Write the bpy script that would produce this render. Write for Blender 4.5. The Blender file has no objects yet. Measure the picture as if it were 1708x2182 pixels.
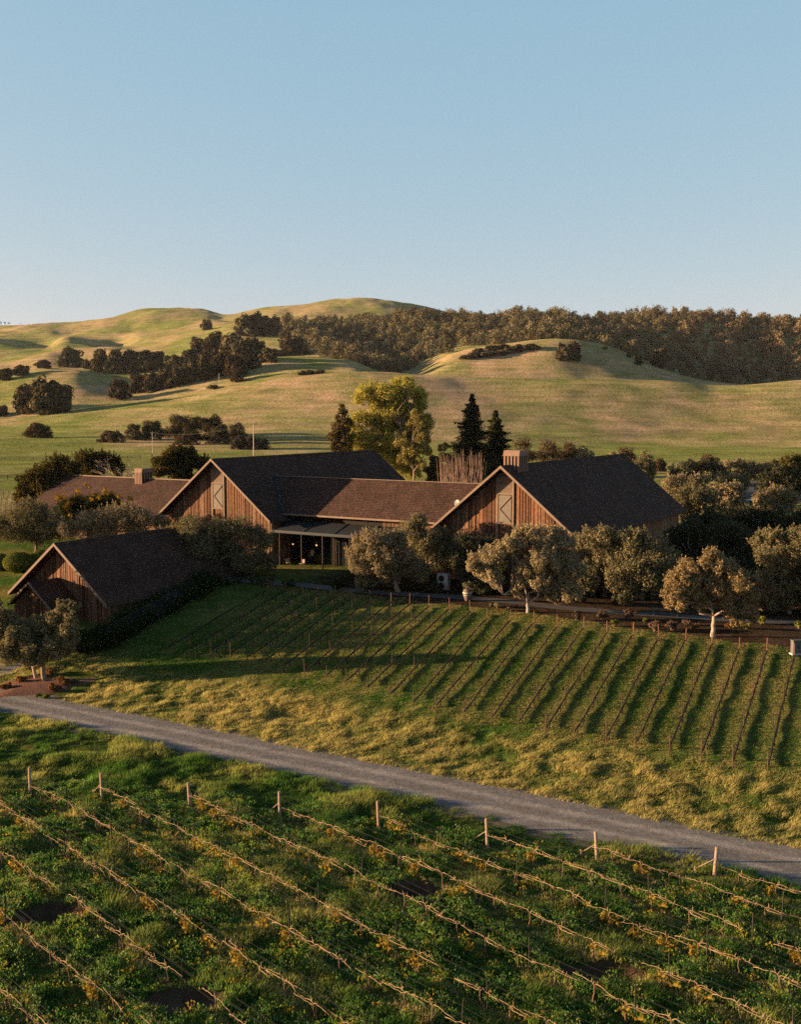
import bpy, math, random
import numpy as np
from mathutils import Vector, Matrix

S = bpy.context.scene
COL = S.collection
rng = np.random.default_rng(7)
random.seed(7)

# ------------------------------------------------------------------ camera model (used to survey the place from the photograph)
F, PITCH, H = 2250.0, math.atan(211 / 2250.0), 22.0
CP, SP = math.cos(PITCH), math.sin(PITCH)
def ray(px, py):
    v = 1091 - py
    return np.array([px - 854, F * CP + v * SP, -F * SP + v * CP])
def proj(p):
    d = np.array(p, float) - [0, 0, H]
    dep = d[1] * CP - d[2] * SP
    return 854 + F * d[0] / dep, 1091 - F * (d[1] * SP + d[2] * CP) / dep
AZ = math.radians(31.0)
RD = np.array([math.sin(AZ), math.cos(AZ), 0.0])       # along the barn ridges
GD = np.array([math.cos(AZ), -math.sin(AZ), 0.0])      # along the gables and the road
def uv(x, y): return x * RD[0] + y * RD[1], x * GD[0] + y * GD[1]
def xy(u, v): return u * RD[0] + v * GD[0], u * RD[1] + v * GD[1]
def smooth(a, b, x):
    t = np.clip((x - a) / (b - a), 0, 1); return t * t * (3 - 2 * t)

# ------------------------------------------------------------------ noise
def vnoise(x, y, seed=0):
    xi = np.floor(x).astype(np.int64); yi = np.floor(y).astype(np.int64)
    fx = x - xi; fy = y - yi
    fx = fx * fx * fx * (fx * (fx * 6 - 15) + 10); fy = fy * fy * fy * (fy * (fy * 6 - 15) + 10)
    def h(i, j):
        n = (i * 374761393 + j * 668265263 + seed * 144665) & 0xFFFFFFFF
        n = ((n ^ (n >> 13)) * 1274126177) & 0xFFFFFFFF
        return ((n ^ (n >> 16)) & 0xFFFFFF) / float(0xFFFFFF)
    a = h(xi, yi); b = h(xi + 1, yi); c = h(xi, yi + 1); d = h(xi + 1, yi + 1)
    return (a + (b - a) * fx) * (1 - fy) + (c + (d - c) * fx) * fy
def fbm(x, y, oct=4, seed=0):
    s = 0; a = .5; t = 0
    for k in range(oct):
        s = s + a * vnoise(x * 2 ** k + 17.3 * k, y * 2 ** k - 9.1 * k, seed + k); t += a; a *= .5
    return s / t

# ------------------------------------------------------------------ terrain height
PITS = [(885, 1908, 1.7, 1.0, .35), (884, 1897, .75, .6, .75), (105, 1955, 2.0, 1.3, .4), (395, 2135, 1.9, 1.2, .4), (1285, 2075, 2.1, 1.1, .3)]
def at0(px, py, z=0.0):
    r = ray(px, py); t = (z - H) / r[2]; return r[0] * t, r[1] * t
PITW = [at0(p[0], p[1]) + (p[2] * .62, p[3] * .62, p[4] * .8) for p in PITS]
def pchip(xk, yk, x):
    h = np.diff(xk); d = np.diff(yk, axis=1) / h
    m = np.zeros_like(yk)
    for i in range(1, len(xk) - 1):
        w1 = 2 * h[i] + h[i - 1]; w2 = h[i] + 2 * h[i - 1]
        ok = d[:, i - 1] * d[:, i] > 0
        den = np.where(ok, w1 / np.where(ok, d[:, i - 1], 1) + w2 / np.where(ok, d[:, i], 1), 1)
        m[:, i] = np.where(ok, (w1 + w2) / den, 0)
    k = np.clip(np.searchsorted(xk, x) - 1, 0, len(xk) - 2)
    t = (x - xk[k]) / h[k]
    h00 = 2 * t**3 - 3 * t**2 + 1; h10 = t**3 - 2 * t**2 + t; h01 = -2 * t**3 + 3 * t**2; h11 = t**3 - t**2
    return yk[:, k] * h00 + h[k] * m[:, k] * h10 + yk[:, k + 1] * h01 + h[k] * m[:, k + 1] * h11
AG = np.arange(-1400, 3101, 4.0)
DG = np.exp(np.linspace(math.log(150), math.log(5200), 700))
def curve(pts, sm=5):
    p = np.array(pts, float); c = np.interp(AG, p[:, 0], p[:, 1])
    k = np.exp(-.5 * (np.arange(-3 * sm, 3 * sm + 1) / sm) ** 2); k /= k.sum()
    return np.convolve(np.pad(c, 3 * sm, mode='edge'), k, mode='valid')
def zof(py, D): return H + D * np.tan(np.arctan((1091 - py) / F) - PITCH)
cB = curve([(-400, 912), (0, 893), (100, 884), (200, 870), (330, 851), (470, 830), (600, 806), (700, 797), (760, 794), (850, 797), (900, 800), (1000, 806), (1100, 806),
            (1290, 809), (1400, 813), (1520, 821), (1590, 820), (1650, 812), (1708, 806), (1900, 795), (2400, 800)])
cC = curve([(-400, 845), (0, 814), (65, 798), (120, 790), (165, 792), (210, 806), (250, 826), (300, 832), (350, 822), (420, 803), (500, 782), (600, 766), (700, 762), (760, 766),
            (800, 785), (850, 800), (890, 794), (930, 766), (980, 745), (1050, 735), (1120, 727), (1185, 722), (1240, 728), (1300, 744), (1350, 762), (1400, 785), (1450, 804),
            (1500, 815), (1560, 822), (1640, 826), (1708, 822), (2400, 810)], 4)
c15 = curve([(-400, 815), (0, 806), (100, 788), (250, 792), (400, 772), (500, 750), (600, 745), (700, 742), (800, 770), (900, 755), (1000, 731), (1190, 718), (1300, 740),
             (1400, 768), (1500, 792), (1600, 803), (1708, 798), (2400, 790)])
c19 = curve([(-400, 745), (0, 757), (100, 748), (200, 742), (300, 736), (400, 716), (470, 700), (510, 692), (560, 692), (640, 690), (760, 686), (900, 671), (960, 671), (1050, 678),
             (1130, 667), (1200, 674), (1280, 678), (1340, 669), (1450, 669), (1560, 675), (1640, 680), (1708, 676), (2000, 670), (2400, 668)])
c25 = curve([(-400, 735), (0, 722), (100, 716), (250, 708), (400, 694), (470, 688), (540, 682), (640, 680), (760, 678), (900, 690), (1100, 700), (2400, 700)])
c30 = curve([(-400, 715), (0, 698), (60, 694), (200, 684), (270, 673), (340, 662), (400, 659.5), (440, 663), (480, 675), (495, 677), (540, 665), (590, 656), (640, 656), (700, 643),
             (760, 638), (830, 642), (900, 656), (960, 675), (1100, 705), (2400, 705)], 3)
c68 = curve([(-400, 920), (0, 915), (200, 899), (470, 874), (760, 858), (1000, 866), (1290, 882), (1560, 892), (1708, 884), (2400, 880)], 15)
c56 = curve([(-400, 940), (0, 938), (400, 936), (600, 928), (1000, 934), (1400, 950), (2400, 952)], 15)
flat = np.full_like(AG, 3.8)
c22 = curve([(-400, 730), (-200, 725), (-60, 711), (0, 722), (60, 738), (112, 750), (132, 722), (200, 734), (258, 745), (295, 722), (400, 711), (470, 694), (540, 688), (760, 684), (900, 690), (1100, 700), (2400, 700)], 3)
KN = [(150, flat), (300, flat), (470, flat + .3), (560, zof(c56, 560)), (680, zof(c68, 680)), (800, zof(cB, 800)), (930, zof(np.maximum(cB + 9, 0), 930)), (1100, zof(cC, 1100)),
      (1280, zof(cC + 9, 1280)), (1500, zof(c15, 1500)), (1900, zof(c19 + 8.0 * np.clip((AG - 860) / 80, 0, 1), 1900)), (2200, zof(np.where(AG > 880, c22 + 10, c22), 2200)), (2500, zof(np.where(AG > 880, c25 + 10, c25), 2500)), (3000, zof(c30, 3000)), (3900, zof(c30 + 60, 3900)), (5200, flat)]
ZT = pchip(np.log([k[0] for k in KN]), np.stack([k[1] for k in KN], 1), np.log(DG))
LD0, LD1 = math.log(150), math.log(5200)
UK = [-500, 46, 56, 59, 63, 70, 78, 86, 90, 400]; ZK = [0, 0, 0, .25, 1.0, 1.85, 2.75, 3.55, 3.8, 3.8]
UF = np.arange(-20, 200, .5)
ZF = np.convolve(np.pad(np.interp(UF, UK, ZK), 6, mode='edge'), np.ones(13) / 13, mode='valid')
ZF = np.where(UF < 56.0, 0.0, ZF)
def zt(x, y):
    x = np.asarray(x, float); y = np.asarray(y, float)
    D = np.maximum(y, 1.0)
    u, v = uv(x, y)
    zn = np.interp(u, UF, ZF) * (1.04 - .22 * smooth(-48, -8, v) * smooth(140, 90, u))
    near = smooth(44, 47, u) * smooth(58, 55.5, u)
    tame = 1 - .85 * smooth(59, 65, u)
    bump = ((fbm(x * .35, y * .35, 3, 3) - .5) * .5 + (fbm(x * 1.1, y * 1.1, 2, 9) - .5) * .22) * tame
    zn = zn + bump * (1 - near) * smooth(100, 86, u)
    for (cx, cy, rx, ry, dp) in PITW:
        q = ((x - cx) / rx) ** 2 + ((y - cy) / ry) ** 2
        zn = zn - dp * np.exp(-q * q) + dp * .3 * np.exp(-((np.sqrt(q) - 1.5) / .35) ** 2)
    a = 854 + F * x / (D * CP)
    ai = np.clip((a - AG[0]) / 4.0, 0, len(AG) - 1.001); di = np.clip((np.log(D) - LD0) / (LD1 - LD0) * 699, 0, 698.999)
    i = ai.astype(int); j = di.astype(int); fa = ai - i; fd = di - j
    zf = (ZT[i, j] * (1 - fa) + ZT[i + 1, j] * fa) * (1 - fd) + (ZT[i, j + 1] * (1 - fa) + ZT[i + 1, j + 1] * fa) * fd
    amp = smooth(520, 1100, D)
    zf = zf + amp * ((fbm(x / 170., y / 230., 3, 21) - .5) * np.minimum(D, 2600) * .0085 + (fbm(x / 45., y / 60., 2, 5) - .5) * 3.2) \
        + smooth(380, 700, D) * (fbm(x / 60., y / 80., 3, 33) - .5) * 3.0
    b = smooth(150, 200, D)
    return zn * (1 - b) + zf * b
_DM = np.exp(np.linspace(math.log(18), math.log(5000), 6000))
def G(px, py):
    """point of the ground seen at a place of the survey picture"""
    r = ray(px, py); x = _DM * r[0] / r[1]; z = H + _DM * r[2] / r[1]
    g = zt(x, _DM); k = np.argmax(z < g)
    if k == 0: k = len(_DM) - 1
    a = z[k - 1] - g[k - 1]; b = g[k] - z[k]; t = a / (a + b + 1e-9)
    y = _DM[k - 1] + (_DM[k] - _DM[k - 1]) * t
    xx = y * r[0] / r[1]
    return np.array([xx, y, float(zt(xx, y))])
def at_depth(px, py, y):
    r = ray(px, py); t = y / r[1]; return np.array([r[0] * t, y, H + r[2] * t])
def ground_at(px, y):
    x = (px - 854) / F * y * 1.0
    return np.array([x, y, float(zt(x, y))])

# ------------------------------------------------------------------ materials
def new_mat(name):
    m = bpy.data.materials.new(name); m.use_nodes = True
    nt = m.node_tree; nt.nodes.clear()
    out = nt.nodes.new('ShaderNodeOutputMaterial')
    return m, nt, out
def nd(nt, t, **kw):
    n = nt.nodes.new(t)
    for k, v in kw.items():
        if k in n.inputs.keys() if isinstance(k, str) else False: n.inputs[k].default_value = v
        else: setattr(n, k, v)
    return n
def ramp(nt, fac, stops):
    r = nt.nodes.new('ShaderNodeValToRGB'); e = r.color_ramp.elements
    while len(e) < len(stops): e.new(.5)
    for s, (p, c) in zip(e, stops): s.position = p; s.color = (*c, 1) if len(c) == 3 else c
    nt.links.new(fac, r.inputs[0]); return r.outputs[0]
def mixc(nt, fac, a, b, mode='MIX'):
    m = nt.nodes.new('ShaderNodeMix'); m.data_type = 'RGBA'; m.blend_type = mode
    for i, v in ((0, fac), (6, a), (7, b)):
        if hasattr(v, 'is_linked') or hasattr(v, 'links'): nt.links.new(v, m.inputs[i])
        else: m.inputs[i].default_value = v if not isinstance(v, tuple) or len(v) == 4 else (*v, 1)
    return m.outputs[2]
def noise(nt, scale, detail=4, vec=None, rough=.6):
    n = nt.nodes.new('ShaderNodeTexNoise'); n.inputs['Scale'].default_value = scale; n.inputs['Detail'].default_value = detail; n.inputs['Roughness'].default_value = rough
    if vec is not None: nt.links.new(vec, n.inputs['Vector'])
    return n.outputs[0]
def bump(nt, h, dist, strength=1.0, prev=None):
    b = nt.nodes.new('ShaderNodeBump'); b.inputs['Strength'].default_value = strength; b.inputs['Distance'].default_value = dist
    nt.links.new(h, b.inputs['Height'])
    if prev is not None: nt.links.new(prev, b.inputs['Normal'])
    return b.outputs[0]
def attr(nt, n='Col'):
    a = nt.nodes.new('ShaderNodeAttribute'); a.attribute_name = n; return a.outputs['Color']
def pos(nt): return nt.nodes.new('ShaderNodeNewGeometry').outputs['Position']
def objc(nt): return nt.nodes.new('ShaderNodeTexCoord').outputs['Object']

def leaf_mat(name, trans=.25, var=.25):
    m, nt, out = new_mat(name)
    c = attr(nt)
    oi = nt.nodes.new('ShaderNodeObjectInfo')
    mr = nd(nt, 'ShaderNodeMapRange'); nt.links.new(oi.outputs['Random'], mr.inputs[0]); mr.inputs[3].default_value = .8 * (1 - var); mr.inputs[4].default_value = .8 * (1 + var)
    hs = nt.nodes.new('ShaderNodeHueSaturation'); nt.links.new(c, hs.inputs['Color']); nt.links.new(mr.outputs[0], hs.inputs['Value'])
    d = nt.nodes.new('ShaderNodeBsdfDiffuse'); t = nt.nodes.new('ShaderNodeBsdfTranslucent'); mx = nt.nodes.new('ShaderNodeMixShader'); mx.inputs[0].default_value = trans
    nt.links.new(hs.outputs[0], d.inputs[0]); nt.links.new(hs.outputs[0], t.inputs[0])
    nt.links.new(d.outputs[0], mx.inputs[1]); nt.links.new(t.outputs[0], mx.inputs[2]); nt.links.new(mx.outputs[0], out.inputs[0])
    return m
def pbr(name, color=None, rough=.8, metallic=0, nscale=None, ncol=None, bdist=0, bscale=20, use_attr=False, spec=.2, emit=None, objspace=True):
    m, nt, out = new_mat(name)
    if color is not None: color = tuple(.8 * c for c in color)
    if ncol is not None: ncol = tuple(.8 * c for c in ncol)
    b = nt.nodes.new('ShaderNodeBsdfPrincipled'); nt.links.new(b.outputs[0], out.inputs[0])
    b.inputs['Roughness'].default_value = rough; b.inputs['Metallic'].default_value = metallic; b.inputs['Specular IOR Level'].default_value = spec
    base = attr(nt) if use_attr else None
    if base is None:
        b.inputs['Base Color'].default_value = (*color, 1)
    vec = objc(nt) if objspace else pos(nt)
    if nscale:
        n = noise(nt, nscale, 6, vec)
        if base is not None:
            k = ramp(nt, n, [(.3, (.5, .5, .5)), (.7, (1, 1, 1))]); o = mixc(nt, 1.0, base, k, 'MULTIPLY')
        else: o = ramp(nt, n, [(.3, color), (.7, ncol)])
        nt.links.new(o, b.inputs['Base Color'])
    elif base is not None: nt.links.new(base, b.inputs['Base Color'])
    if bdist: nt.links.new(bump(nt, noise(nt, bscale, 6, vec), bdist), b.inputs['Normal'])
    if emit:
        b.inputs['Emission Color'].default_value = (*emit[0], 1); b.inputs['Emission Strength'].default_value = emit[1]
    return m

M = {}
M['leaf'] = leaf_mat('olive_leaf', .3, .12)
M['thinleaf'] = leaf_mat('thin_leaf', .5, 0)
M['oakleaf'] = leaf_mat('oak_leaf', .2, .3)
M['grass'] = leaf_mat('grass_blade', .5, 0)
M['bark'] = pbr('bark', (.16, .11, .075), .95, nscale=6, ncol=(.3, .22, .15), bdist=.03, bscale=14)
M['bark_pale'] = pbr('pale_bark', (.3, .22, .16), .95, nscale=8, ncol=(.5, .38, .28), bdist=.03, bscale=18)
M['board'] = pbr('weathered_board', None, .9, use_attr=True, nscale=3.0, bdist=.01, bscale=25)
M['trim'] = pbr('bare_trim_board', (.19, .13, .09), .85, nscale=4, ncol=(.27, .19, .135), bdist=.006, bscale=30)
M['door'] = pbr('grey_door', (.145, .12, .095), .8, nscale=5, ncol=(.21, .175, .14), bdist=.004, bscale=40)
M['cupola'] = pbr('cupola_board', (.20, .125, .085), .9, nscale=4, ncol=(.30, .19, .135))
M['fence'] = pbr('fence_wood', (.09, .075, .06), .95, nscale=4, ncol=(.14, .12, .1))
M['postbrown'] = pbr('brown_steel', (.07, .04, .028), .85, nscale=12, ncol=(.13, .07, .045))
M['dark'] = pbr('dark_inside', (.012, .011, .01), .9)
M['glass'] = pbr('dark_glass', (.012, .014, .016), .08, spec=.5)
M['metal_roof'] = pbr('canopy_metal', (.014, .015, .017), .7, nscale=3, ncol=(.025, .026, .028))
M['flash'] = pbr('valley_flashing', (.035, .04, .046), .6, metallic=.3)
M['deck'] = pbr('deck_wood', (.4, .27, .19), .85, nscale=5, ncol=(.5, .34, .24))
M['darkwood'] = pbr('dark_timber', (.05, .035, .025), .9, nscale=5, ncol=(.09, .06, .04))
M['bulb'] = pbr('lit_bulb', (1, .6, .3), .5, emit=((1, .38, .1), .5))
M['pinepost'] = pbr('pale_wood_post', (.30, .20, .14), .9, nscale=9, ncol=(.44, .31, .22), bdist=.01, bscale=30)
M['rust'] = pbr('sunlit_rusted_steel', (.16, .08, .05), .85, nscale=12, ncol=(.28, .13, .08))  # rust tone kept orange to carry the sunlight on the upper end posts
M['darksteel'] = pbr('dark_steel', (.035, .03, .028), .7, nscale=12, ncol=(.06, .045, .035))
M['wire'] = pbr('vineyard_wire', (.03, .03, .025), .7)
M['cordon'] = pbr('dark_vine_wood', (.018, .013, .011), .95, nscale=10, ncol=(.035, .024, .018))
M['cane'] = pbr('vine_cane', (.22, .145, .08), .9, nscale=7, ncol=(.46, .31, .18))
M['vinetrunk'] = pbr('vine_trunk_bark', (.10, .06, .04), .95, nscale=9, ncol=(.2, .12, .08))
M['white'] = pbr('white_paint', (.3, .29, .27), .5, nscale=2, ncol=(.36, .35, .33))
M['grey'] = pbr('grey_paint', (.10, .097, .092), .7, nscale=4, ncol=(.14, .135, .125))
M['urn'] = pbr('clay_urn', (.13, .10, .085), .8, nscale=8, ncol=(.18, .14, .12))
M['stone'] = pbr('pale_stone', (.45, .4, .35), .9, nscale=9, ncol=(.6, .55, .48))
M['pole'] = pbr('pole_wood', (.45, .36, .28), .9, nscale=6, ncol=(.6, .5, .4))
M['asphalt'] = pbr('lot_paving', (.075, .07, .066), .95, nscale=2, ncol=(.12, .11, .10))
M['mulch'] = pbr('bark_mulch', (.10, .045, .03), 1, nscale=7, ncol=(.24, .11, .07), bdist=.1, bscale=9)
M['car'] = pbr('car_paint', (.04, .085, .11), .25, spec=.5)

def make_shingle(name, c0, c1):
    m, nt, out = new_mat(name)
    b = nt.nodes.new('ShaderNodeBsdfPrincipled'); nt.links.new(b.outputs[0], out.inputs[0])
    b.inputs['Roughness'].default_value = .92; b.inputs['Specular IOR Level'].default_value = .15
    oc = objc(nt)
    sep = nt.nodes.new('ShaderNodeSeparateXYZ'); nt.links.new(oc, sep.inputs[0])
    ad = nt.nodes.new('ShaderNodeMath'); ad.operation = 'ADD'; nt.links.new(sep.outputs[0], ad.inputs[0]); nt.links.new(sep.outputs[1], ad.inputs[1])
    cb = nt.nodes.new('ShaderNodeCombineXYZ'); nt.links.new(ad.outputs[0], cb.inputs[0]); nt.links.new(sep.outputs[2], cb.inputs[1])
    br = nt.nodes.new('ShaderNodeTexBrick'); nt.links.new(cb.outputs[0], br.inputs[0])
    br.inputs['Scale'].default_value = 1; br.inputs['Brick Width'].default_value = .32; br.inputs['Row Height'].default_value = .17; br.inputs['Mortar Size'].default_value = .016
    br.inputs['Color1'].default_value = (*c0, 1); br.inputs['Color2'].default_value = (*c1, 1); br.inputs['Mortar'].default_value = (c0[0] * .35, c0[1] * .35, c0[2] * .35, 1)
    n1 = noise(nt, .55, 6, oc, .7); n2 = noise(nt, 5.5, 4, oc, .7)
    c = mixc(nt, 1.0, br.outputs[0], ramp(nt, n1, [(.3, (.6, .6, .62)), (.7, (1.35, 1.3, 1.25))]), 'MULTIPLY')
    c = mixc(nt, 1.0, c, ramp(nt, n2, [(.3, (.35, .35, .36)), (.7, (1.65, 1.6, 1.55))]), 'MULTIPLY')
    nt.links.new(c, b.inputs['Base Color'])
    hmix = mixc(nt, .5, br.outputs[0], n2, 'ADD')
    nt.links.new(bump(nt, n2, .12, 1.0, bump(nt, br.outputs[1], -.03)), b.inputs['Normal'])
    return m
M['shingle'] = make_shingle('wood_shingle', (.055, .031, .023), (.083, .047, .035))

def make_ground():
    m, nt, out = new_mat('meadow_ground')
    b = nt.nodes.new('ShaderNodeBsdfPrincipled'); nt.links.new(b.outputs[0], out.inputs[0])
    b.inputs['Roughness'].default_value = 1; b.inputs['Specular IOR Level'].default_value = .0
    p = pos(nt); base = attr(nt)
    n1 = noise(nt, .05, 6, p, .65); n2 = noise(nt, .6, 6, p, .7); n3 = noise(nt, .012, 4, p)
    c = mixc(nt, 1.0, base, ramp(nt, n1, [(.32, (.66, .76, .58)), (.68, (1.3, 1.16, 1.2))]), 'MULTIPLY')
    c = mixc(nt, 1.0, c, ramp(nt, n2, [(.28, (.5, .54, .45)), (.72, (1.45, 1.38, 1.38))]), 'MULTIPLY')
    mp = nt.nodes.new('ShaderNodeMapping'); mp.inputs['Scale'].default_value = (.025, .025, .5); nt.links.new(p, mp.inputs[0])
    c = mixc(nt, 1.0, c, ramp(nt, noise(nt, 1.0, 4, mp.outputs[0], .65), [(.36, (.74, .76, .7)), (.64, (1.2, 1.17, 1.18))]), 'MULTIPLY')     # tracks worn along the contours
    nt.links.new(c, b.inputs['Base Color'])
    b.inputs['Sheen Weight'].default_value = .35; b.inputs['Sheen Roughness'].default_value = .6
    nt.links.new(c, b.inputs['Sheen Tint'])
    bp = bump(nt, noise(nt, .35, 7, p, .75), 1.0, 1.0)
    nt.links.new(bp, b.inputs['Normal'])
    return m
M['ground'] = make_ground()
M['verge'] = pbr('dusty_verge', (.12, .085, .055), 1, nscale=3, ncol=(.22, .165, .115), bdist=.04, bscale=8, objspace=False)
def make_road():
    m, nt, out = new_mat('gravel_road')
    b = nt.nodes.new('ShaderNodeBsdfPrincipled'); nt.links.new(b.outputs[0], out.inputs[0])
    b.inputs['Roughness'].default_value = .95; b.inputs['Specular IOR Level'].default_value = .1
    p = pos(nt)
    n1 = noise(nt, .5, 6, p); n2 = noise(nt, 14, 4, p, .8); n3 = noise(nt, 2.4, 5, p)
    c = ramp(nt, n1, [(.3, (.17, .155, .145)), (.7, (.24, .22, .205))])
    c = mixc(nt, 1.0, c, ramp(nt, n2, [(.25, (.6, .6, .6)), (.75, (1.4, 1.4, 1.4))]), 'MULTIPLY')
    c = mixc(nt, 1.0, c, ramp(nt, n3, [(.3, (.82, .82, .82)), (.7, (1.15, 1.13, 1.1))]), 'MULTIPLY')
    dt = nt.nodes.new('ShaderNodeVectorMath'); dt.operation = 'DOT_PRODUCT'; nt.links.new(p, dt.inputs[0]); dt.inputs[1].default_value = tuple(RD)
    def mth(op, a, bv):
        q = nt.nodes.new('ShaderNodeMath'); q.operation = op; nt.links.new(a, q.inputs[0])
        if bv is not None:
            if isinstance(bv, float): q.inputs[1].default_value = bv
            else: nt.links.new(bv, q.inputs[1])
        return q.outputs[0]
    wob = mth('MULTIPLY', mth('SUBTRACT', noise(nt, .09, 3, p), .5), 1.4)
    rut = mth('ABSOLUTE', mth('SUBTRACT', mth('ABSOLUTE', mth('SUBTRACT', mth('ADD', dt.outputs['Value'], wob), 52.4), None), .85), None)     # two worn wheel tracks
    c = mixc(nt, 1.0, c, ramp(nt, rut, [(.1, (1.28, 1.25, 1.22)), (.5, (.82, .82, .82))]), 'MULTIPLY')
    mp = nt.nodes.new('ShaderNodeMapping'); mp.inputs['Rotation'].default_value = (0, 0, AZ); mp.inputs['Scale'].default_value = (.12, 2.2, 1); nt.links.new(p, mp.inputs[0])
    c = mixc(nt, 1.0, c, ramp(nt, noise(nt, 1.0, 4, mp.outputs[0]), [(.3, (.8, .8, .8)), (.7, (1.16, 1.16, 1.16))]), 'MULTIPLY')
    nt.links.new(c, b.inputs['Base Color'])
    nt.links.new(bump(nt, n2, .05, .9, bump(nt, n3, .08, .8)), b.inputs['Normal'])
    return m
M['road'] = make_road()

# ------------------------------------------------------------------ mesh helpers
def link(o, parent=None):
    COL.objects.link(o)
    if parent is not None: o.parent = parent
    return o
def arr_mesh(name, V, Q, C=None, mat=None, k=4):
    """V (n,3); Q (m,k) faces all of k corners; C (n,3) colour attribute"""
    me = bpy.data.meshes.new(name); V = np.asarray(V, np.float32); Q = np.asarray(Q, np.int32)
    me.vertices.add(len(V)); me.vertices.foreach_set('co', V.ravel())
    me.loops.add(Q.size); me.loops.foreach_set('vertex_index', Q.ravel())
    me.polygons.add(len(Q)); me.polygons.foreach_set('loop_start', np.arange(0, Q.size, k, dtype=np.int32))
    try: me.polygons.foreach_set('loop_total', np.full(len(Q), k, np.int32))
    except Exception: pass
    if C is not None:
        a = me.color_attributes.new('Col', 'FLOAT_COLOR', 'POINT')
        a.data.foreach_set('color', np.concatenate([np.asarray(C, np.float32), np.ones((len(V), 1), np.float32)], 1).ravel())
    me.update(calc_edges=True); me.validate()
    if mat: me.materials.append(mat)
    return me
class MB:
    def __init__(s): s.v = []; s.f = []; s.c = []
    def add(s, V, Fc, c=(.5, .5, .5)):
        o = len(s.v); s.v += [tuple(map(float, p)) for p in V]; s.f += [tuple(i + o for i in f) for f in Fc]; s.c += [c] * len(V); return s
    def box(s, x0, x1, y0, y1, z0, z1, c=(.5, .5, .5)):
        return s.add([(x0, y0, z0), (x1, y0, z0), (x1, y1, z0), (x0, y1, z0), (x0, y0, z1), (x1, y0, z1), (x1, y1, z1), (x0, y1, z1)],
                     [(0, 3, 2, 1), (4, 5, 6, 7), (0, 1, 5, 4), (1, 2, 6, 5), (2, 3, 7, 6), (3, 0, 4, 7)], c)
    def prism(s, poly, d, c=(.5, .5, .5)):
        """poly: 3-D polygon, extruded by vector d"""
        n = len(poly); P = [np.array(p, float) for p in poly]; d = np.array(d, float)
        V = P + [p + d for p in P]
        return s.add(V, [tuple(range(n - 1, -1, -1)), tuple(range(n, 2 * n))] + [(i, (i + 1) % n, n + (i + 1) % n, n + i) for i in range(n)], c)
    def beam(s, p, q, w, h, c=(.5, .5, .5), up=(0, 0, 1)):
        p = np.array(p, float); q = np.array(q, float); t = (q - p) / np.linalg.norm(q - p)
        a = np.cross(t, up); a = a / np.linalg.norm(a); b = np.cross(a, t)
        V = [e + a * sx * w / 2 + b * sy * h / 2 for e in (p, q) for sx, sy in ((-1, -1), (1, -1), (1, 1), (-1, 1))]
        return s.add(V, [(3, 2, 1, 0), (4, 5, 6, 7), (0, 1, 5, 4), (1, 2, 6, 5), (2, 3, 7, 6), (3, 0, 4, 7)], c)
    def tube(s, pts, rad, n=6, c=(.5, .5, .5)):
        P = np.array(pts, float); m = len(P); R = np.full(m, rad) if np.isscalar(rad) else np.array(rad, float)
        T = np.gradient(P, axis=0); T /= np.linalg.norm(T, axis=1)[:, None] + 1e-9
        ref = np.array([0, 0, 1.]) if abs(T[:, 2]).mean() < .8 else np.array([1., 0, 0])
        A = np.cross(T, ref); A /= np.linalg.norm(A, axis=1)[:, None] + 1e-9; B = np.cross(A, T)
        an = np.arange(n) * 2 * math.pi / n
        V = (P[:, None] + R[:, None, None] * (np.cos(an)[None, :, None] * A[:, None] + np.sin(an)[None, :, None] * B[:, None])).reshape(-1, 3)
        Fc = [(i * n + k, i * n + (k + 1) % n, (i + 1) * n + (k + 1) % n, (i + 1) * n + k) for i in range(m - 1) for k in range(n)]
        Fc += [tuple(range(n - 1, -1, -1)), tuple(range((m - 1) * n, m * n))]
        return s.add(V, Fc, c)
    def lathe(s, prof, cx=0, cy=0, n=16, c=(.5, .5, .5)):
        V = [(cx + r * math.cos(a), cy + r * math.sin(a), z) for r, z in prof for a in [2 * math.pi * k / n for k in range(n)]]
        m = len(prof)
        Fc = [(i * n + k, i * n + (k + 1) % n, (i + 1) * n + (k + 1) % n, (i + 1) * n + k) for i in range(m - 1) for k in range(n)]
        Fc += [tuple(range(n - 1, -1, -1)), tuple(range((m - 1) * n, m * n))]
        return s.add(V, Fc, c)
    def mesh(s, name, mat, smooth=False):
        me = bpy.data.meshes.new(name); me.from_pydata(s.v, [], s.f)
        a = me.color_attributes.new('Col', 'FLOAT_COLOR', 'POINT')
        a.data.foreach_set('color', np.array([(*c, 1) for c in s.c], np.float32).ravel())
        me.materials.append(mat)
        if smooth: me.polygons.foreach_set('use_smooth', np.ones(len(me.polygons), bool))
        me.update(); return me
    def obj(s, name, mat, parent=None, smooth=False):
        return link(bpy.data.objects.new(name, s.mesh(name, mat, smooth)), parent)
def tag(o, label=None, cat=None, group=None, kind=None):
    if label: o['label'] = label
    if cat: o['category'] = cat
    if group: o['group'] = group
    if kind: o['kind'] = kind
    return o
def empty(name, loc, rz=0):
    o = bpy.data.objects.new(name, None); o.location = Vector([float(v) for v in loc]); o.rotation_euler = (0, 0, rz); o.empty_display_size = .3
    return link(o)
def copy_tree(o, parent=None):
    c = o.copy(); COL.objects.link(c)
    if parent is not None: c.parent = parent
    for ch in list(o.children): copy_tree(ch, c)
    return c
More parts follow.
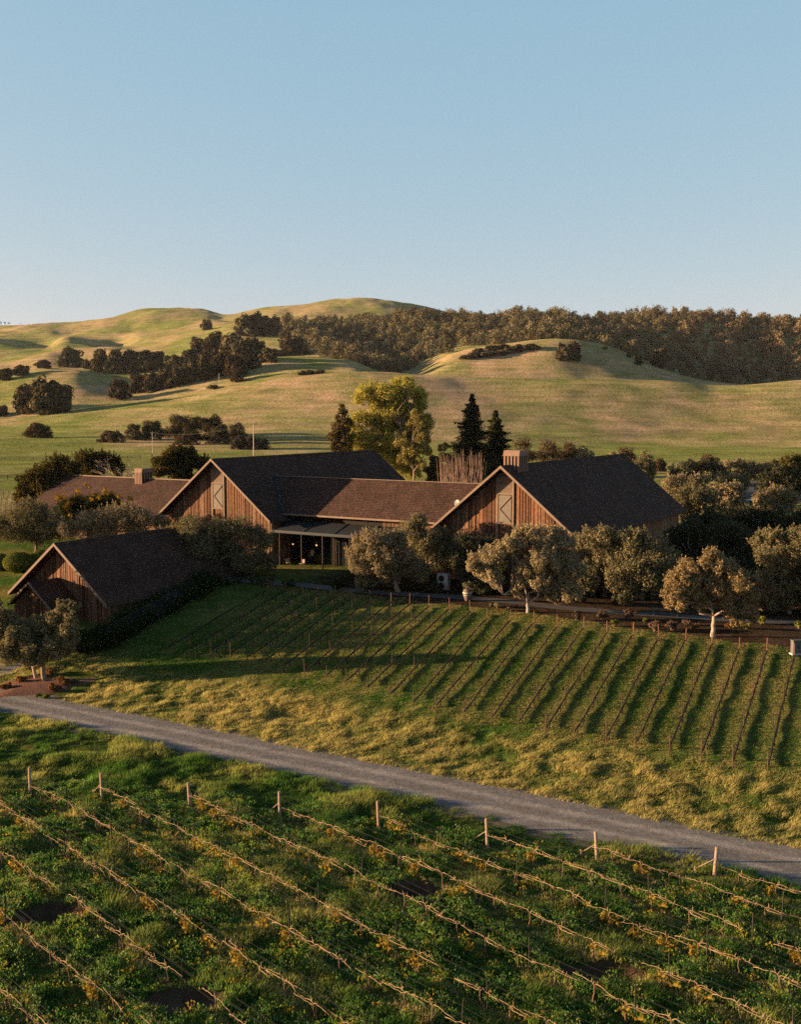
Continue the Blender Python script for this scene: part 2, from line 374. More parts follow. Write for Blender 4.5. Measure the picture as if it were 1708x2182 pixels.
ORD = ['first', 'second', 'third', 'fourth', 'fifth', 'sixth', 'seventh', 'eighth', 'ninth', 'tenth', 'eleventh', 'twelfth', 'thirteenth', 'fourteenth', 'fifteenth', 'sixteenth',
       'seventeenth', 'eighteenth', 'nineteenth', 'twentieth', 'twenty-first', 'twenty-second', 'twenty-third', 'twenty-fourth', 'twenty-fifth', 'twenty-sixth', 'twenty-seventh', 'twenty-eighth']

# ------------------------------------------------------------------ ground sheet
def build_ground():
    cols = np.concatenate([np.arange(-1390, -60, 14), np.arange(-60, 1770, 5.0), np.arange(1770, 3090, 14)])
    D = [9.0]
    while D[-1] < 60: D.append(D[-1] * 1.0055)
    while D[-1] < 5100: D.append(D[-1] * 1.0085)
    D = np.array(D)
    A, DD = np.meshgrid(cols, D); X = (A - 854) / F * DD * CP; Y = DD
    Z = zt(X, Y)
    V = np.stack([X, Y, Z], -1).reshape(-1, 3)
    nr, nc = A.shape
    i = np.arange(nr - 1)[:, None] * nc + np.arange(nc - 1)[None]
    Q = np.stack([i, i + 1, i + nc + 1, i + nc], -1).reshape(-1, 4)
    x, y = V[:, 0], V[:, 1]; u, v = uv(x, y)
    green = np.array([.168, .192, .066]); tan = np.array([.345, .258, .165]); soil = np.array([.06, .04, .03]); lush = np.array([.05, .10, .022])
    # dryness of the turf: tan shoulders on the near hill, greener hollows and flats
    a = 854 + F * x / (y * CP)
    py = 1091 - F * np.tan(np.arctan((V[:, 2] - H) / y) + PITCH)
    dry = .33 + 1.9 * (fbm(x / 110., y / 170., 4, 50) - .5) + 1.1 * (fbm(x / 26., y / 40., 4, 51) - .5)
    dry += .35 * smooth(520, 720, y) * smooth(1000, 850, y) * smooth(400, 900, a)
    dry -= .4 * smooth(590, 490, y) * smooth(170, 250, y)
    dry = np.clip(dry, 0, 1)[:, None]
    C = green * (1 - dry) + tan * dry
    nearm = smooth(175, 150, y)[:, None]
    lawn = np.clip(.35 + 1.6 * (fbm(x * .16, y * .16, 4, 60) - .5), 0, 1)[:, None]
    Cn = lush * (1 - lawn) + np.array([.15, .13, .045]) * lawn
    bed = (smooth(85.5, 87.5, u + 2 * (fbm(x * .4, y * .4, 2, 61) - .5)) * smooth(-70, -64, v))[:, None]
    Cn = Cn * (1 - bed) + np.array([.055, .038, .028]) * bed
    for (cx, cy, rx, ry, dp) in PITW:
        q = ((x - cx) / rx) ** 2 + ((y - cy) / ry) ** 2 + 1.2 * (fbm(x * 2, y * 2, 3, 8) - .5)
        s = smooth(2.6, 1.5, q)[:, None]; Cn = Cn * (1 - s) + soil * 1.5 * s
    s = (smooth(75.5, 72, np.hypot(x + 27.5, (y - 83.8) * 1.6) * 10) * 1.0)[:, None] * 0
    C = C * (1 - nearm) + Cn * nearm
    me = arr_mesh('ground', V, Q, C * .93, M['ground'])
    me.polygons.foreach_set('use_smooth', np.ones(len(me.polygons), bool))
    o = link(bpy.data.objects.new('ground', me)); tag(o, kind='structure')
build_ground()

def strip(name, left, right, lift, mat, nsub=6, jit=0.0, seed=0):
    """sheet draped on the ground between two polylines of equal length (world xy)"""
    L = np.array(left, float); R = np.array(right, float); r2 = np.random.default_rng(seed)
    V = []; n = len(L)
    for i in range(n):
        jl, jr = (fbm(np.array([i * .23 + seed]), np.array([3.3]), 3)[0] - .5) * jit, (fbm(np.array([i * .23 + seed]), np.array([9.3]), 3)[0] - .5) * jit
        for k in range(nsub + 1):
            t = k / nsub; p = L[i] * (1 - t) + R[i] * t
            d = (R[i] - L[i]) / (np.linalg.norm(R[i] - L[i]) + 1e-9); p = p + d * (jl * (1 - t) + jr * t)
            V.append((p[0], p[1], float(zt(p[0], p[1])) + lift))
    m = nsub + 1
    Q = [(i * m + k, i * m + k + 1, (i + 1) * m + k + 1, (i + 1) * m + k) for i in range(n - 1) for k in range(nsub)]
    me = arr_mesh(name, V, Q, None, mat)
    return tag(link(bpy.data.objects.new(name, me)), kind='structure')
vs = np.arange(-150, 60, .5)
def ru(v, c, s): return c + .35 * (fbm(v * .15, v * 0 + s, 3, 70) - .5) * 2 + .12 * (fbm(v * 1.1, v * 0 + s, 2, 71) - .5) * 2
lo = ru(vs, 50.15, 1.0); hi = ru(vs, 54.75, 5.0)
strip('verge', np.stack(xy(lo - .55 - .5 * fbm(vs * .35, vs * 0 + 2.2, 3, 77), vs), 1), np.stack(xy(hi + .35 + .5 * fbm(vs * .35, vs * 0 + 7.2, 3, 78), vs), 1), .015, M['verge'], 10)
ROADLO, ROADHI = (lambda v: np.interp(v, vs, lo)), (lambda v: np.interp(v, vs, hi))
strip('road', np.stack(xy(lo, vs), 1), np.stack(xy(hi, vs), 1), .03, M['road'], 10)
# garden path in front of the barns
pth = [(330, 1231), (430, 1233), (520, 1238), (640, 1247), (740, 1258), (860, 1266), (1000, 1275), (1100, 1284), (1200, 1296), (1300, 1304), (1400, 1311), (1500, 1318), (1620, 1324), (1800, 1330)]
pw = np.array([G(*p)[:2] for p in pth]); tt = np.linspace(0, len(pw) - 1, 90)
pc = np.stack([np.interp(tt, range(len(pw)), pw[:, k]) for k in (0, 1)], 1)
tg = np.gradient(pc, axis=0); tg /= np.linalg.norm(tg, axis=1)[:, None]; nn = np.stack([-tg[:, 1], tg[:, 0]], 1)
strip('path', pc - nn * .95, pc + nn * .95, .05, M['asphalt'], 3)
q = [np.array([G(a, b)[:2], G(c, d)[:2]]) for a, b, c, d in ((-60, 1405, -60, 1446), (0, 1407, 0, 1444), (30, 1409, 24, 1438), (52, 1411, 45, 1428))]
strip('driveway', [k[1] for k in q], [k[0] for k in q], .06, M['road'], 5, seed=4)
q = [np.array([ground_at(a, 285)[:2], ground_at(a + 6, 212)[:2]]) for a in (1575, 1620, 1700, 1800, 1900)]
strip('car_park', [k[1] for k in q], [k[0] for k in q], .08, M['asphalt'], 12)

# ------------------------------------------------------------------ foliage
def unit(n, r):
    d = r.normal(size=(n, 3)); return d / np.linalg.norm(d, axis=1)[:, None]
def leaves(blobs, n, L, W, cols, seed, bias=.6, up=.15, shell=.45):
    """n leaf-sized quads on and in a set of blobs (c, r); returns V, Q, C"""
    r = np.random.default_rng(seed)
    c = np.array([b[0] for b in blobs], float); rad = np.array([b[1] for b in blobs], float); wt = rad ** 2; wt /= wt.sum()
    k = r.choice(len(blobs), n, p=wt)
    d = unit(n, r)
    p = c[k] + d * (rad[k] * (shell + (1.12 - shell) * r.random(n) ** .5))[:, None] * np.array([1, 1, .9])
    nrm = d * bias + unit(n, r) * (1 - bias) + [0, 0, up]; nrm /= np.linalg.norm(nrm, axis=1)[:, None]
    t = np.cross(nrm, unit(n, r)); t /= np.linalg.norm(t, axis=1)[:, None] + 1e-9; b = np.cross(nrm, t)
    s = (.6 + .8 * r.random(n))[:, None]
    V = np.stack([p - t * L * s * .5, p - b * W * s * .5, p + t * L * s * .5, p + b * W * s * .5], 1).reshape(-1, 3)
    cc = np.array(cols, float); pal = cc[r.integers(0, len(cc), n)] * (.7 + .6 * r.random(n))[:, None]
    return V, np.arange(4 * n).reshape(-1, 4), np.repeat(pal, 4, 0)
def shoots(blobs, n, L, W, cols, seed):
    r = np.random.default_rng(seed); m_ = 12; ns = n // m_
    c = np.array([b[0] for b in blobs], float); rad = np.array([b[1] for b in blobs], float)
    k = r.choice(len(blobs), ns, p=rad ** 2 / (rad ** 2).sum()); d = unit(ns, r); d[:, 2] = np.abs(d[:, 2]) * .9 + .1; d /= np.linalg.norm(d, axis=1)[:, None]
    o = c[k] + d * (rad[k] * .9)[:, None]; ax = d * .6 + [0, 0, .7] + r.normal(size=(ns, 3)) * .25; ax /= np.linalg.norm(ax, axis=1)[:, None]; ln = rad[k] * (.4 + .65 * r.random(ns))
    i = np.repeat(np.arange(ns), m_); f = np.tile(np.linspace(0, 1, m_), ns)
    p = o[i] + ax[i] * (ln[i] * f)[:, None] + r.normal(size=(ns * m_, 3)) * (.09 * (1.2 - f))[:, None]
    t = ax[i] + r.normal(size=(ns * m_, 3)) * .5; t /= np.linalg.norm(t, axis=1)[:, None]; b = np.cross(t, unit(ns * m_, r)); b /= np.linalg.norm(b, axis=1)[:, None]; s_ = (.6 + .6 * r.random(ns * m_))[:, None]
    V = np.stack([p - t * L * s_ * .5, p - b * W * s_ * .5, p + t * L * s_ * .5, p + b * W * s_ * .5], 1).reshape(-1, 3)
    cc = np.array(cols, float); pal = cc[r.integers(0, len(cc), ns * m_)] * (.85 + .5 * r.random(ns * m_))[:, None]
    return V, np.arange(4 * ns * m_).reshape(-1, 4), np.repeat(pal, 4, 0)
def sub_blobs(lobes, k, seed, rs=(.3, .55), core=True):
    r = np.random.default_rng(seed); out = []
    for c, R in lobes:
        c = np.array(c, float)
        d = unit(k, r)
        for q in d:
            out.append((c + q * R * (.5 + .25 * r.random()) * np.array([1, 1, .85]), R * (rs[0] + (rs[1] - rs[0]) * r.random())))
        if core: out.append((c, R * .6))
    return out
def limb(p, q, r, n=5, sag=.12):
    p = np.array(p, float); q = np.array(q, float); L = np.linalg.norm(q - p)
    t = np.linspace(0, 1, n)[:, None]; w = r.normal(size=(n, 3)) * L * sag * .4; w[0] = w[-1] = 0
    return p * (1 - t) + q * t + w
OLIVE = [(.26, .205, .105), (.34, .27, .155), (.18, .15, .075), (.40, .31, .18)]
OLIVE_GREEN = [(.17, .15, .07), (.23, .195, .10), (.12, .115, .055), (.29, .235, .13)]
OLIVE_DARK = [(.065, .07, .036), (.085, .085, .048), (.05, .055, .03), (.12, .105, .06)]  # deepened olive palette; the shade on the shaded trees is in this colour
LAUREL = [(.07, .06, .018), (.10, .075, .022), (.045, .045, .015), (.12, .085, .03)]
OAK = [(.075, .07, .033), (.10, .085, .045), (.055, .053, .026), (.14, .105, .06)]
OAKB = [(.12, .085, .045), (.16, .105, .06), (.085, .065, .035)]
YEL = [(.50, .42, .07), (.36, .36, .08), (.28, .30, .085), (.54, .42, .09)]
GOLD = [(.16, .14, .035), (.12, .115, .03), (.2, .16, .05)]
def tree(name, label, cat, base, lobes, cols, nl=9000, L=.24, W=.11, seed=1, group=None, trunk_r=.22, mat='leaf', bark='bark', fork=.3, sub=9, rs=(.3, .55), shell=.45, crown_h=None, extra=None, spray=0):
    base = np.array(base, float); r = np.random.default_rng(seed)
    root = empty(name, base); tag(root, label, cat, group)
    lb = [(np.array(c, float) - base, R) for c, R in lobes]
    sbl = sub_blobs(lb, sub + (4 if spray else 0), seed, (.2, .48) if spray else rs, core=not spray)
    V, Q, C = leaves(sbl, nl, L, W, cols, seed + 1, shell=shell)
    if spray:
        V2, Q2, C2 = shoots(sbl, int(nl * spray), L, W, cols, seed + 2); V, Q, C = np.concatenate([V, V2]), np.concatenate([Q, Q2 + len(V)]), np.concatenate([C, C2])
    if extra is not None:
        V2, Q2, C2 = extra(lb); V, Q, C = np.concatenate([V, V2]), np.concatenate([Q, Q2 + len(V)]), np.concatenate([C, C2])
    me = arr_mesh('crown', V, Q, C, M[mat]); link(bpy.data.objects.new('crown', me), root)
    m = MB(); cen = np.mean([c for c, R in lb], 0); ht = max(cen[2], .5)
    f = np.array([cen[0] * .2, cen[1] * .2, ht * fork * 1.6])
    m.tube(limb((0, 0, -.25), f, r, 6, .07), np.linspace(trunk_r * 1.2, trunk_r * .75, 6), 8)
    order = sorted(lb, key=lambda q: -np.linalg.norm(q[0] - f)); mains = []
    for c, R in order:
        d = (c - f) / (np.linalg.norm(c - f) + 1e-6)
        near = [q for q in mains if q[0] @ d > .82]
        if len(mains) < 4 and not near:
            pth_ = limb(f, c, r, 6, .16); m.tube(pth_, np.linspace(trunk_r * .6, trunk_r * .12, 6), 6); mains.append((d, pth_))
        else:
            pth_ = min(mains, key=lambda q: -(q[0] @ d))[1]; j = pth_[2]; m.tube(limb(j, c, r, 4, .12), np.linspace(trunk_r * .28, trunk_r * .08, 4), 5)
    m.obj('trunk', M[bark], root, True)
    return root
def lobes_px(specs, y, spread=.55, seed=0, back=True, grow=1.0):
    """crown lobes from survey points (px, py, radius in survey px) round the distance y, filled out in depth"""
    r = np.random.default_rng(seed); out = []
    for s in specs:
        R = s[2] / F * y * grow; dy = (r.random() - .5) * 2 * R * spread if len(s) < 4 else s[3]
        out.append((at_depth(s[0], s[1], y + dy), R))
        if back: out.append((at_depth(s[0] + r.normal() * 6, s[1] + r.random() * 6, y + R * 1.1), R * .9))
    return out

# ------------------------------------------------------------------ barns
def wall_boards(m, w0, w1, zb, ztop, l, facing=-1, seed=0, gap=.09, tone=1.0):
    """vertical boards of uneven width on the plane l; ztop(w) is the height of the top edge"""
    r = random.Random(seed); w = w0
    while w < w1 - .05:
        bw = min(r.choice([.22, .3, .38, .46, .55]), w1 - w); a, b = w + gap / 2, w + bw - gap / 2
        if b - a > .04:
            d = facing * (.03 + r.random() * .05) if r.random() < .7 else facing * .11
            k = (.55 + r.random() * .75) * tone; c = (.18 * k, .085 * k, .045 * k) if r.random() < .8 else (.21 * k, .125 * k, .08 * k)
            za, zb2 = ztop(a), ztop(b)
            top = [(a, l, za), (b, l, zb2)]
            if a < 0 < b: top = [(a, l, za), (0, l, ztop(0)), (b, l, zb2)]
            m.prism([(b, l, zb), (a, l, zb)] + top, (0, d, 0), c)
        w += bw
def roof_gable(m, hw, ap, pitch, l0, l1, th=.22):
    for s in (-1, 1):
        poly = [(0, l0, ap), (s * hw, l0, ap - pitch * hw), (s * hw, l0, ap - pitch * hw - th), (0, l0, ap - th)]
        if s < 0: poly = poly[::-1]
        m.prism(poly, (0, l1 - l0, 0))
def barge(m, hw, ap, pitch, l, s, th=.3, dep=.1):
    e = .05
    m.prism([(0, l, ap + e), (s * (hw + .02), l, ap + e - pitch * (hw + .02)), (s * (hw + .02), l, ap + e - pitch * (hw + .02) - th), (0, l, ap + e - th)], (0, -dep, 0))
def barn(name, label, apex, zb, hw, pitch, length, ov=1.3, ov_side=.7, door=True, seed=1, name_cat='barn', tone=1.0):
    """apex: world point of the front peak of the roof; local x along the gable, local y along the ridge"""
    root = empty(name, (apex[0], apex[1], zb), -AZ); tag(root, label, name_cat)
    ap = apex[2] - zb; ww = hw - ov_side
    m = MB(); roof_gable(m, hw, ap, pitch, 0, length); m.obj('roof', M['shingle'], root)
    m = MB()
    for s in (-1, 1): m.prism([(0, .02, ap + .06), (s * .28, .02, ap + .06 - pitch * .28), (s * .28, .02, ap + .015 - pitch * .28), (0, .02, ap + .015)][::s], (0, length - .04, 0))
    m.obj('ridge_cap', M['shingle'], root)
    zt_ = lambda w: ap - .3 - pitch * abs(w)
    m = MB()
    for l, f in ((ov, -1), (length - ov, 1)):
        m.add([(-ww, l, -.6), (ww, l, -.6), (ww, l, zt_(ww)), (0, l, zt_(0)), (-ww, l, zt_(ww))], [(0, 1, 2, 3, 4)], (.03, .02, .015))
        wall_boards(m, -ww, ww, -.6, zt_, l, f, seed + l, tone=tone)
    r = random.Random(seed + 5)
    for s in (-1, 1):
        m.add([(s * ww, ov, -.6), (s * ww, length - ov, -.6), (s * ww, length - ov, zt_(ww)), (s * ww, ov, zt_(ww))], [(0, 1, 2, 3)], (.03, .02, .015))
        l = ov
        while l < length - ov:
            bw = r.choice([.25, .35, .45]); k = .6 + .6 * r.random(); d = .04 + .04 * r.random()
            m.box(min(s * ww, s * (ww + d)), max(s * ww, s * (ww + d)), l + .02, min(l + bw - .02, length - ov), -.6, zt_(ww), (.24 * k, .13 * k, .07 * k)); l += bw
    m.obj('wall', M['board'], root)
    for s in (-1, 1):
        m = MB(); barge(m, hw, ap, pitch, 0, s); m.obj('rake_trim', M['trim'], root)
    for s in (-1, 1):
        m = MB(); ze = ap - pitch * hw; m.box(min(s * hw, s * (hw + .06)), max(s * hw, s * (hw + .06)), .0, length, ze - .27, ze - .02); m.obj('eave_board', M['darkwood'], root)
    if door:
        l = ov
        m = MB(); z1 = ap - 3.15; z0 = ap - 6.05
        m.box(-.72, .72, l - .19, l - .1, z0, z1)
        dr = m.obj('loft_door', M['door'], root)
        m = MB(); pl = l - .215
        m.beam((.66, pl, z1 - .15), (-.62, pl, (z0 + z1) / 2), .05, .11, up=(0, 1, 0)); m.beam((-.62, pl, (z0 + z1) / 2), (.66, pl, z0 + .15), .05, .11, up=(0, 1, 0))
        m.obj('door_brace', M['trim'], dr)
        m = MB()
        for s in (-1, 1): m.box(s * .92 - .09, s * .92 + .09, l - .2, l - .1, -.5, ap - .4 - pitch * 1.02)
        m.box(-.83, .83, l - .2, l - .1, z1 + .08, z1 + .26); m.box(-.83, .83, l - .22, l - .1, z0 - .14, z0 - .02)
        m.obj('door_frame', M['trim'], root)
        m = MB(); z = z1 + .32
        while z < ap - .55:
            wv = min(.82, (ap - .42 - z) / pitch)
            m.prism([(-wv, l - .1, z), (wv, l - .1, z), (wv, l - .18, z - .02), (-wv, l - .18, z - .02)], (0, 0, .07)); z += .12
        m.obj('gable_louvre', M['trim'], root)
    return root
def cupola(parent, cx, cy, zr, w, d, h, name='cupola'):
    m = MB(); m.box(cx - w / 2 + .08, cx + w / 2 - .08, cy - d / 2 + .08, cy + d / 2 - .08, zr - 1.2, zr + h - .55)
    c = m.obj(name, M['darkwood'], parent)
    m = MB(); n = 5
    for k in range(n):
        x = cx - w / 2 + .09 + (w - .18) * k / (n - 1)
        for y in (cy - d / 2 + .04, cy + d / 2 - .04): m.box(x - .09, x + .09, y - .05, y + .05, zr - .75, zr + h - .6)
    for k in range(5):
        y = cy - d / 2 + .09 + (d - .18) * k / 4
        for x in (cx - w / 2 + .03, cx + w / 2 - .03): m.box(x - .05, x + .05, y - .09, y + .09, zr - .75, zr + h - .6)
    m.obj('slat_board', M['cupola'], c)
    m = MB(); m.box(cx - w / 2 - .1, cx + w / 2 + .1, cy - d / 2 - .1, cy + d / 2 + .1, zr + h - .6, zr + h - .5)
    m.prism([(cx - w / 2 - .06, cy - d / 2 - .06, zr + h - .5), (cx + w / 2 + .06, cy - d / 2 - .06, zr + h - .5), (cx + w / 2 + .06, cy - d / 2 + .1, zr + h), (cx - w / 2 - .06, cy - d / 2 + .1, zr + h)], (0, d, 0))
    m.obj('cupola_roof', M['cupola'], c)
    return c
LA = at_depth(450, 978, 128.0); RA = at_depth(1068, 993, 110.0); SA = at_depth(115, 1158, 101.5)
ZB = 3.8
left = barn('barn', 'big brown barn with pale loft door, left of the linking wing, no cupola', LA, ZB, 8.9, .8, 37, seed=3)
right = barn('barn', 'big brown barn with square cupola at front of its ridge, right end of the winery', RA, ZB, 8.7, .83, 38.5, seed=11)
cupola(right, .15, 3.4, RA[2] - ZB, 1.75, 2.3, 1.55)
small = barn('barn', 'low small barn with porch gable in front, dark roof, left of the hedge', SA, 1.9, 6.9, .78, 21, ov=1.1, ov_side=.5, door=False, seed=23)
# porch on the small barn
def P2L(o, p):
    p = np.array(p, float) - np.array(o.location); return np.array([p @ GD, p @ RD, p[2]])
def hit_l(o, px, py, l):
    """local point of building o seen at a survey point on its plane local-y = l"""
    r = ray(px, py); q0 = np.array(o.location) + RD * l; t = ((q0 - [0, 0, H]) @ RD) / (r @ RD); return P2L(o, np.array([0, 0, H]) + r * t)
pa = hit_l(small, 60, 1241, -2.6); pl_ = hit_l(small, 15, 1290, -2.6); pr_ = hit_l(small, 104, 1294, -2.6)
phw = (pr_[0] - pl_[0]) / 2 + .05; pp = (pa[2] - (pl_[2] + pr_[2]) / 2) / phw
porch = bpy.data.objects.new('porch', None); link(porch, small); porch.location = (pa[0], -2.6, 0)
m = MB(); roof_gable(m, phw, pa[2], pp, 0, 3.6, .16); m.obj('porch_roof', M['shingle'], porch)
for s in (-1, 1):
    m = MB(); barge(m, phw, pa[2], pp, 0, s, .24, .08); m.obj('porch_trim', M['trim'], porch)
m = MB()
wall_boards(m, -phw + .3, phw - .3, -.5, lambda w: pa[2] - .25 - pp * abs(w), .5, -1, 77, tone=.8)
m.add([(-phw + .3, .52, -.5), (phw - .3, .52, -.5), (phw - .3, .52, pa[2] - .25 - pp * (phw - .3)), (0, .52, pa[2] - .25), (-phw + .3, .52, pa[2] - .25 - pp * (phw - .3))], [(0, 1, 2, 3, 4)], (.03, .02, .015))
m.obj('porch_wall', M['board'], porch)

# wing that links the two big barns (local frame of the left barn)
LL = (LA[0], LA[1], ZB)
wing = empty('barn_wing', LL, -AZ); tag(wing, 'long linking wing between the two big barns, half its roof sunlit, canopy in front', 'barn wing')
rel = P2L(left, RA)                                   # right barn seen from the left barn
zr, lr, le, ze = 14.05 - ZB, 8.5, 3.5, 10.0 - ZB
wr = rel[0] - (RA[2] - ZB - zr) / .83 + .9
m = MB()
m.prism([(1.5, lr, zr), (wr, lr, zr), (rel[0] - 7.0, le, ze), (1.5, le, ze)][::-1], (0, 0, -.22))
m.prism([(1.5, lr, zr), (wr, lr, zr), (rel[0] - 7.0, 2 * lr - le, ze), (1.5, 2 * lr - le, ze)], (0, 0, -.22))
m.obj('roof', M['shingle'], wing)
m = MB(); m.beam((3.2, lr, zr + .03), (wr - .3, lr, zr + .03), .3, .07); m.obj('ridge_cap', M['trim'], wing)
m = MB(); m.beam((7.5, le - .04, ze - .13), (rel[0] - 8.8, le - .04, ze - .13), .06, .2); m.obj('eave_board', M['trim'], wing)
m = MB(); sl = (zr - ze) / (lr - le)
va = np.array([2.95, lr, zr + .05]); vb = np.array([LA[2] - ZB - ze, 0, 0]); vb = np.array([(LA[2] - ZB - ze) / .8, le, ze + .05]); va[0] = (LA[2] - ZB - zr) / .8
m.beam(va + [.05, 0, .03], vb + [.05, 0, .03], .28, .05); m.obj('valley_flashing', M['flash'], wing)
m = MB()
m.add([(7, 4.9, -.5), (30, 4.9, -.5), (30, 4.9, ze + .8), (7, 4.9, ze + .8)], [(0, 1, 2, 3)], (.02, .015, .012))
m.box(7, 30, 13.3, 13.5, -.5, ze - .2, (.1, .06, .035))
wall_boards(m, 7.0, 8.2, -.5, lambda w: ze - .1, 4.88, -1, 5, tone=.9); wall_boards(m, 21.5, 30, -.5, lambda w: ze - .1, 4.88, -1, 6, tone=.9)
m.obj('wall', M['board'], wing)
for k in range(4):
    w0 = 8.6 + k * 3.2
    m = MB(); m.box(w0, w0 + 2.9, 4.78, 4.84, .1, 3.9); gd = m.obj('glass_door', M['glass'], wing)
    m = MB()
    for x in (w0, w0 + 1.45, w0 + 2.9): m.box(x - .05, x + .05, 4.7, 4.78, .1, 3.9)
    m.box(w0, w0 + 2.9, 4.7, 4.78, 3.9, 4.02); m.obj('door_frame', M['darkwood'], gd)
cz0, cz1, cl = 5.3, 4.35, .9
m = MB(); m.prism([(8.6, le + .5, cz0), (26, le + .5, cz0), (26, cl, cz1), (8.6, cl, cz1)][::-1], (0, 0, -.08))
cn = m.obj('canopy', M['metal_roof'], wing)
m = MB()
for x in np.arange(8.6, 26.1, 4.35): m.beam((x, le + .4, cz0 + .03), (x, cl, cz1 + .03), .08, .07)
m.beam((8.5, cl - .03, cz1 - .02), (26.1, cl - .03, cz1 - .02), .1, .2); m.beam((8.5, cl - .16, cz1 - .16), (26.1, cl - .16, cz1 - .16), .1, .1)
m.obj('gutter', M['flash'], cn)
for x in (9.4, 12.6, 15.6, 19.4, 23): 
    m = MB(); m.tube([(x, cl + .25, -.3), (x, cl + .25, cz1 - .1)], .07, 8); m.obj('canopy_post', M['darksteel'], wing)
for px, py in ((583, 1172), (667, 1175)):
    p = hit_l(wing, px, py, 4.3); m = MB(); m.box(p[0] - .14, p[0] + .14, 4.1, 4.4, 1.2, p[2] + 0.2); m.obj('pale_pillar', M['deck'], wing)
for px, py in ((624.5, 1159.5), (675, 1162)):
    p = hit_l(wing, px, py, 2.6); m = MB(); m.lathe([(.0, -.09), (.06, -.07), (.08, 0), (.06, .06), (.0, .08)], n=10)
    o = m.obj('wall_lamp', M['bulb'], wing, True); o.location = p
    m = MB(); m.lathe([(.02, .12), (.02, .5)], n=6); m.lathe([(.2, .1), (.05, .18)], n=10); m.obj('lamp_shade', M['darksteel'], o)
m = MB(); m.box(9, 20, .2, 4.7, -.4, .1); m.obj('deck', M['deck'], wing)
for a, b in ((630, 654), (661, 697)):
    p = hit_l(wing, a, 1236, -1.6); q2 = hit_l(wing, b, 1239, -1.6); m = MB(); m.box(p[0], q2[0], -2.0, -1.5, p[2] - .35, p[2] + .1); m.obj('deck_step', M['deck'], wing)
# rear wing
rear = empty('barn_wing', LL, -AZ); tag(rear, 'low wing with sunlit reddish shingle roof and small cupola, behind and left of the barns', 'barn wing')
rl = hit_l(rear, 130, 1012, 15.0); rz = rl[2]
m = MB(); w0 = rl[0]
m.prism([(w0, 15, rz), (-6, 15, rz), (-6, 7, rz - 5.4), (w0 + .4, 7, rz - 5.4)][::-1], (0, 0, -.22)); m.prism([(w0, 15, rz), (-6, 15, rz), (-6, 23, rz - 5.4), (w0, 23, rz - 5.4)], (0, 0, -.22))
m.obj('roof', M['shingle'], rear)
m = MB(); m.beam((w0, 15, rz + .06), (-3.5, 15, rz + .06), .34, .14); m.obj('ridge_cap', M['trim'], rear)
m = MB(); m.box(w0 + 1, -8.5, 8, 8.2, -.5, rz - 5.0, (.12, .07, .04)); m.box(w0 + 1, -8.5, 21.8, 22, -.5, rz - 5.0, (.12, .07, .04))
m.prism([(w0 + 1, 8, -.5), (w0 + 1, 22, -.5), (w0 + 1, 22, rz - 5), (w0 + 1, 15, rz - .3), (w0 + 1, 8, rz - 5)], (.15, 0, 0), (.12, .07, .04)); m.obj('wall', M['board'], rear)
ck = hit_l(rear, 306, 1012, 15.0); cupola(rear, ck[0], 15, rz, 1.35, 2.2, 1.5)
# dish on the linking wing
dp = hit_l(wing, 976, 1072, 5.2)
dish = empty('satellite_dish', np.array(LL) + GD * dp[0] + RD * 5.2 + [0, 0, dp[2] - .3], -AZ); tag(dish, 'round white dish on the roof just left of the right barn gable', 'dish')
m = MB(); m.lathe([(.02, 0), (.3, .05), (.48, .16), (.5, .2), (.46, .19), (.28, .09), (.02, .05)], n=18); o = m.obj('reflector', M['white'], dish, True); o.rotation_euler = (math.radians(70), 0, -.3); o.location = (0, 0, .3); o.scale = (.72, .72, .72)
m = MB(); m.tube([(0, .1, -1.0), (0, .1, .3)], .04, 6); m.tube([(0, -.15, .1), (0, -.6, .4)], .02, 6); m.obj('mast', M['grey'], dish)

# ------------------------------------------------------------------ olive and garden trees round the buildings
TS = [0]
def otree(label, base, lobes, cols=OLIVE, depth=None, nl=14000, tr=.22, spread=.55, name='olive_tree', cat='olive tree', group=None, L=.19, W=.095, sub=10, skirt=0, spray=.45, **kw):
    TS[0] += 1; b = G(*base) if depth is None else ground_at(base[0], depth); nl = int(nl * (1.9 if L < .2 else 1.1))
    if skirt:
        gy = proj(b)[1]; lobes = lobes + [(q[0] + 8 * math.sin(j * 2.1), q[1] + (gy - q[1]) * skirt, q[2] * .9) for j, q in enumerate(lobes)]
    return tree(name, label, cat, b, lobes_px(lobes, b[1], spread, TS[0], True, 1.12), cols, nl, L, W, 100 + TS[0] * 7, group, tr, sub=sub, spray=spray, **kw)
otree('olive tree lit at its trunk, on the mulch bed beside the road bend', (92, 1456), [(30, 1350, 34), (75, 1352, 34), (115, 1328, 26), (140, 1303, 20), (145, 1342, 26), (20, 1385, 32), (75, 1392, 32), (120, 1378, 28), (-5, 1340, 32), (158, 1290, 12), (132, 1286, 11), (10, 1312, 18), (150, 1370, 18)], OLIVE_GREEN, nl=26000, tr=.2, fork=.32)
otree('grey-green olive tree above the clipped boxwood balls', (80, 1193), [(20, 1110, 34), (60, 1100, 36), (95, 1110, 36), (125, 1125, 28), (40, 1135, 32), (85, 1140, 30), (-10, 1130, 34), (60, 1080, 24)], OLIVE_GREEN, nl=16000)
otree('pale olive tree showing its crown over the small barn roof', (230, 1192), [(150, 1130, 28), (190, 1118, 30), (235, 1105, 32), (270, 1098, 28), (310, 1105, 26), (345, 1112, 22), (215, 1135, 32), (285, 1130, 34)], OLIVE, nl=15000)
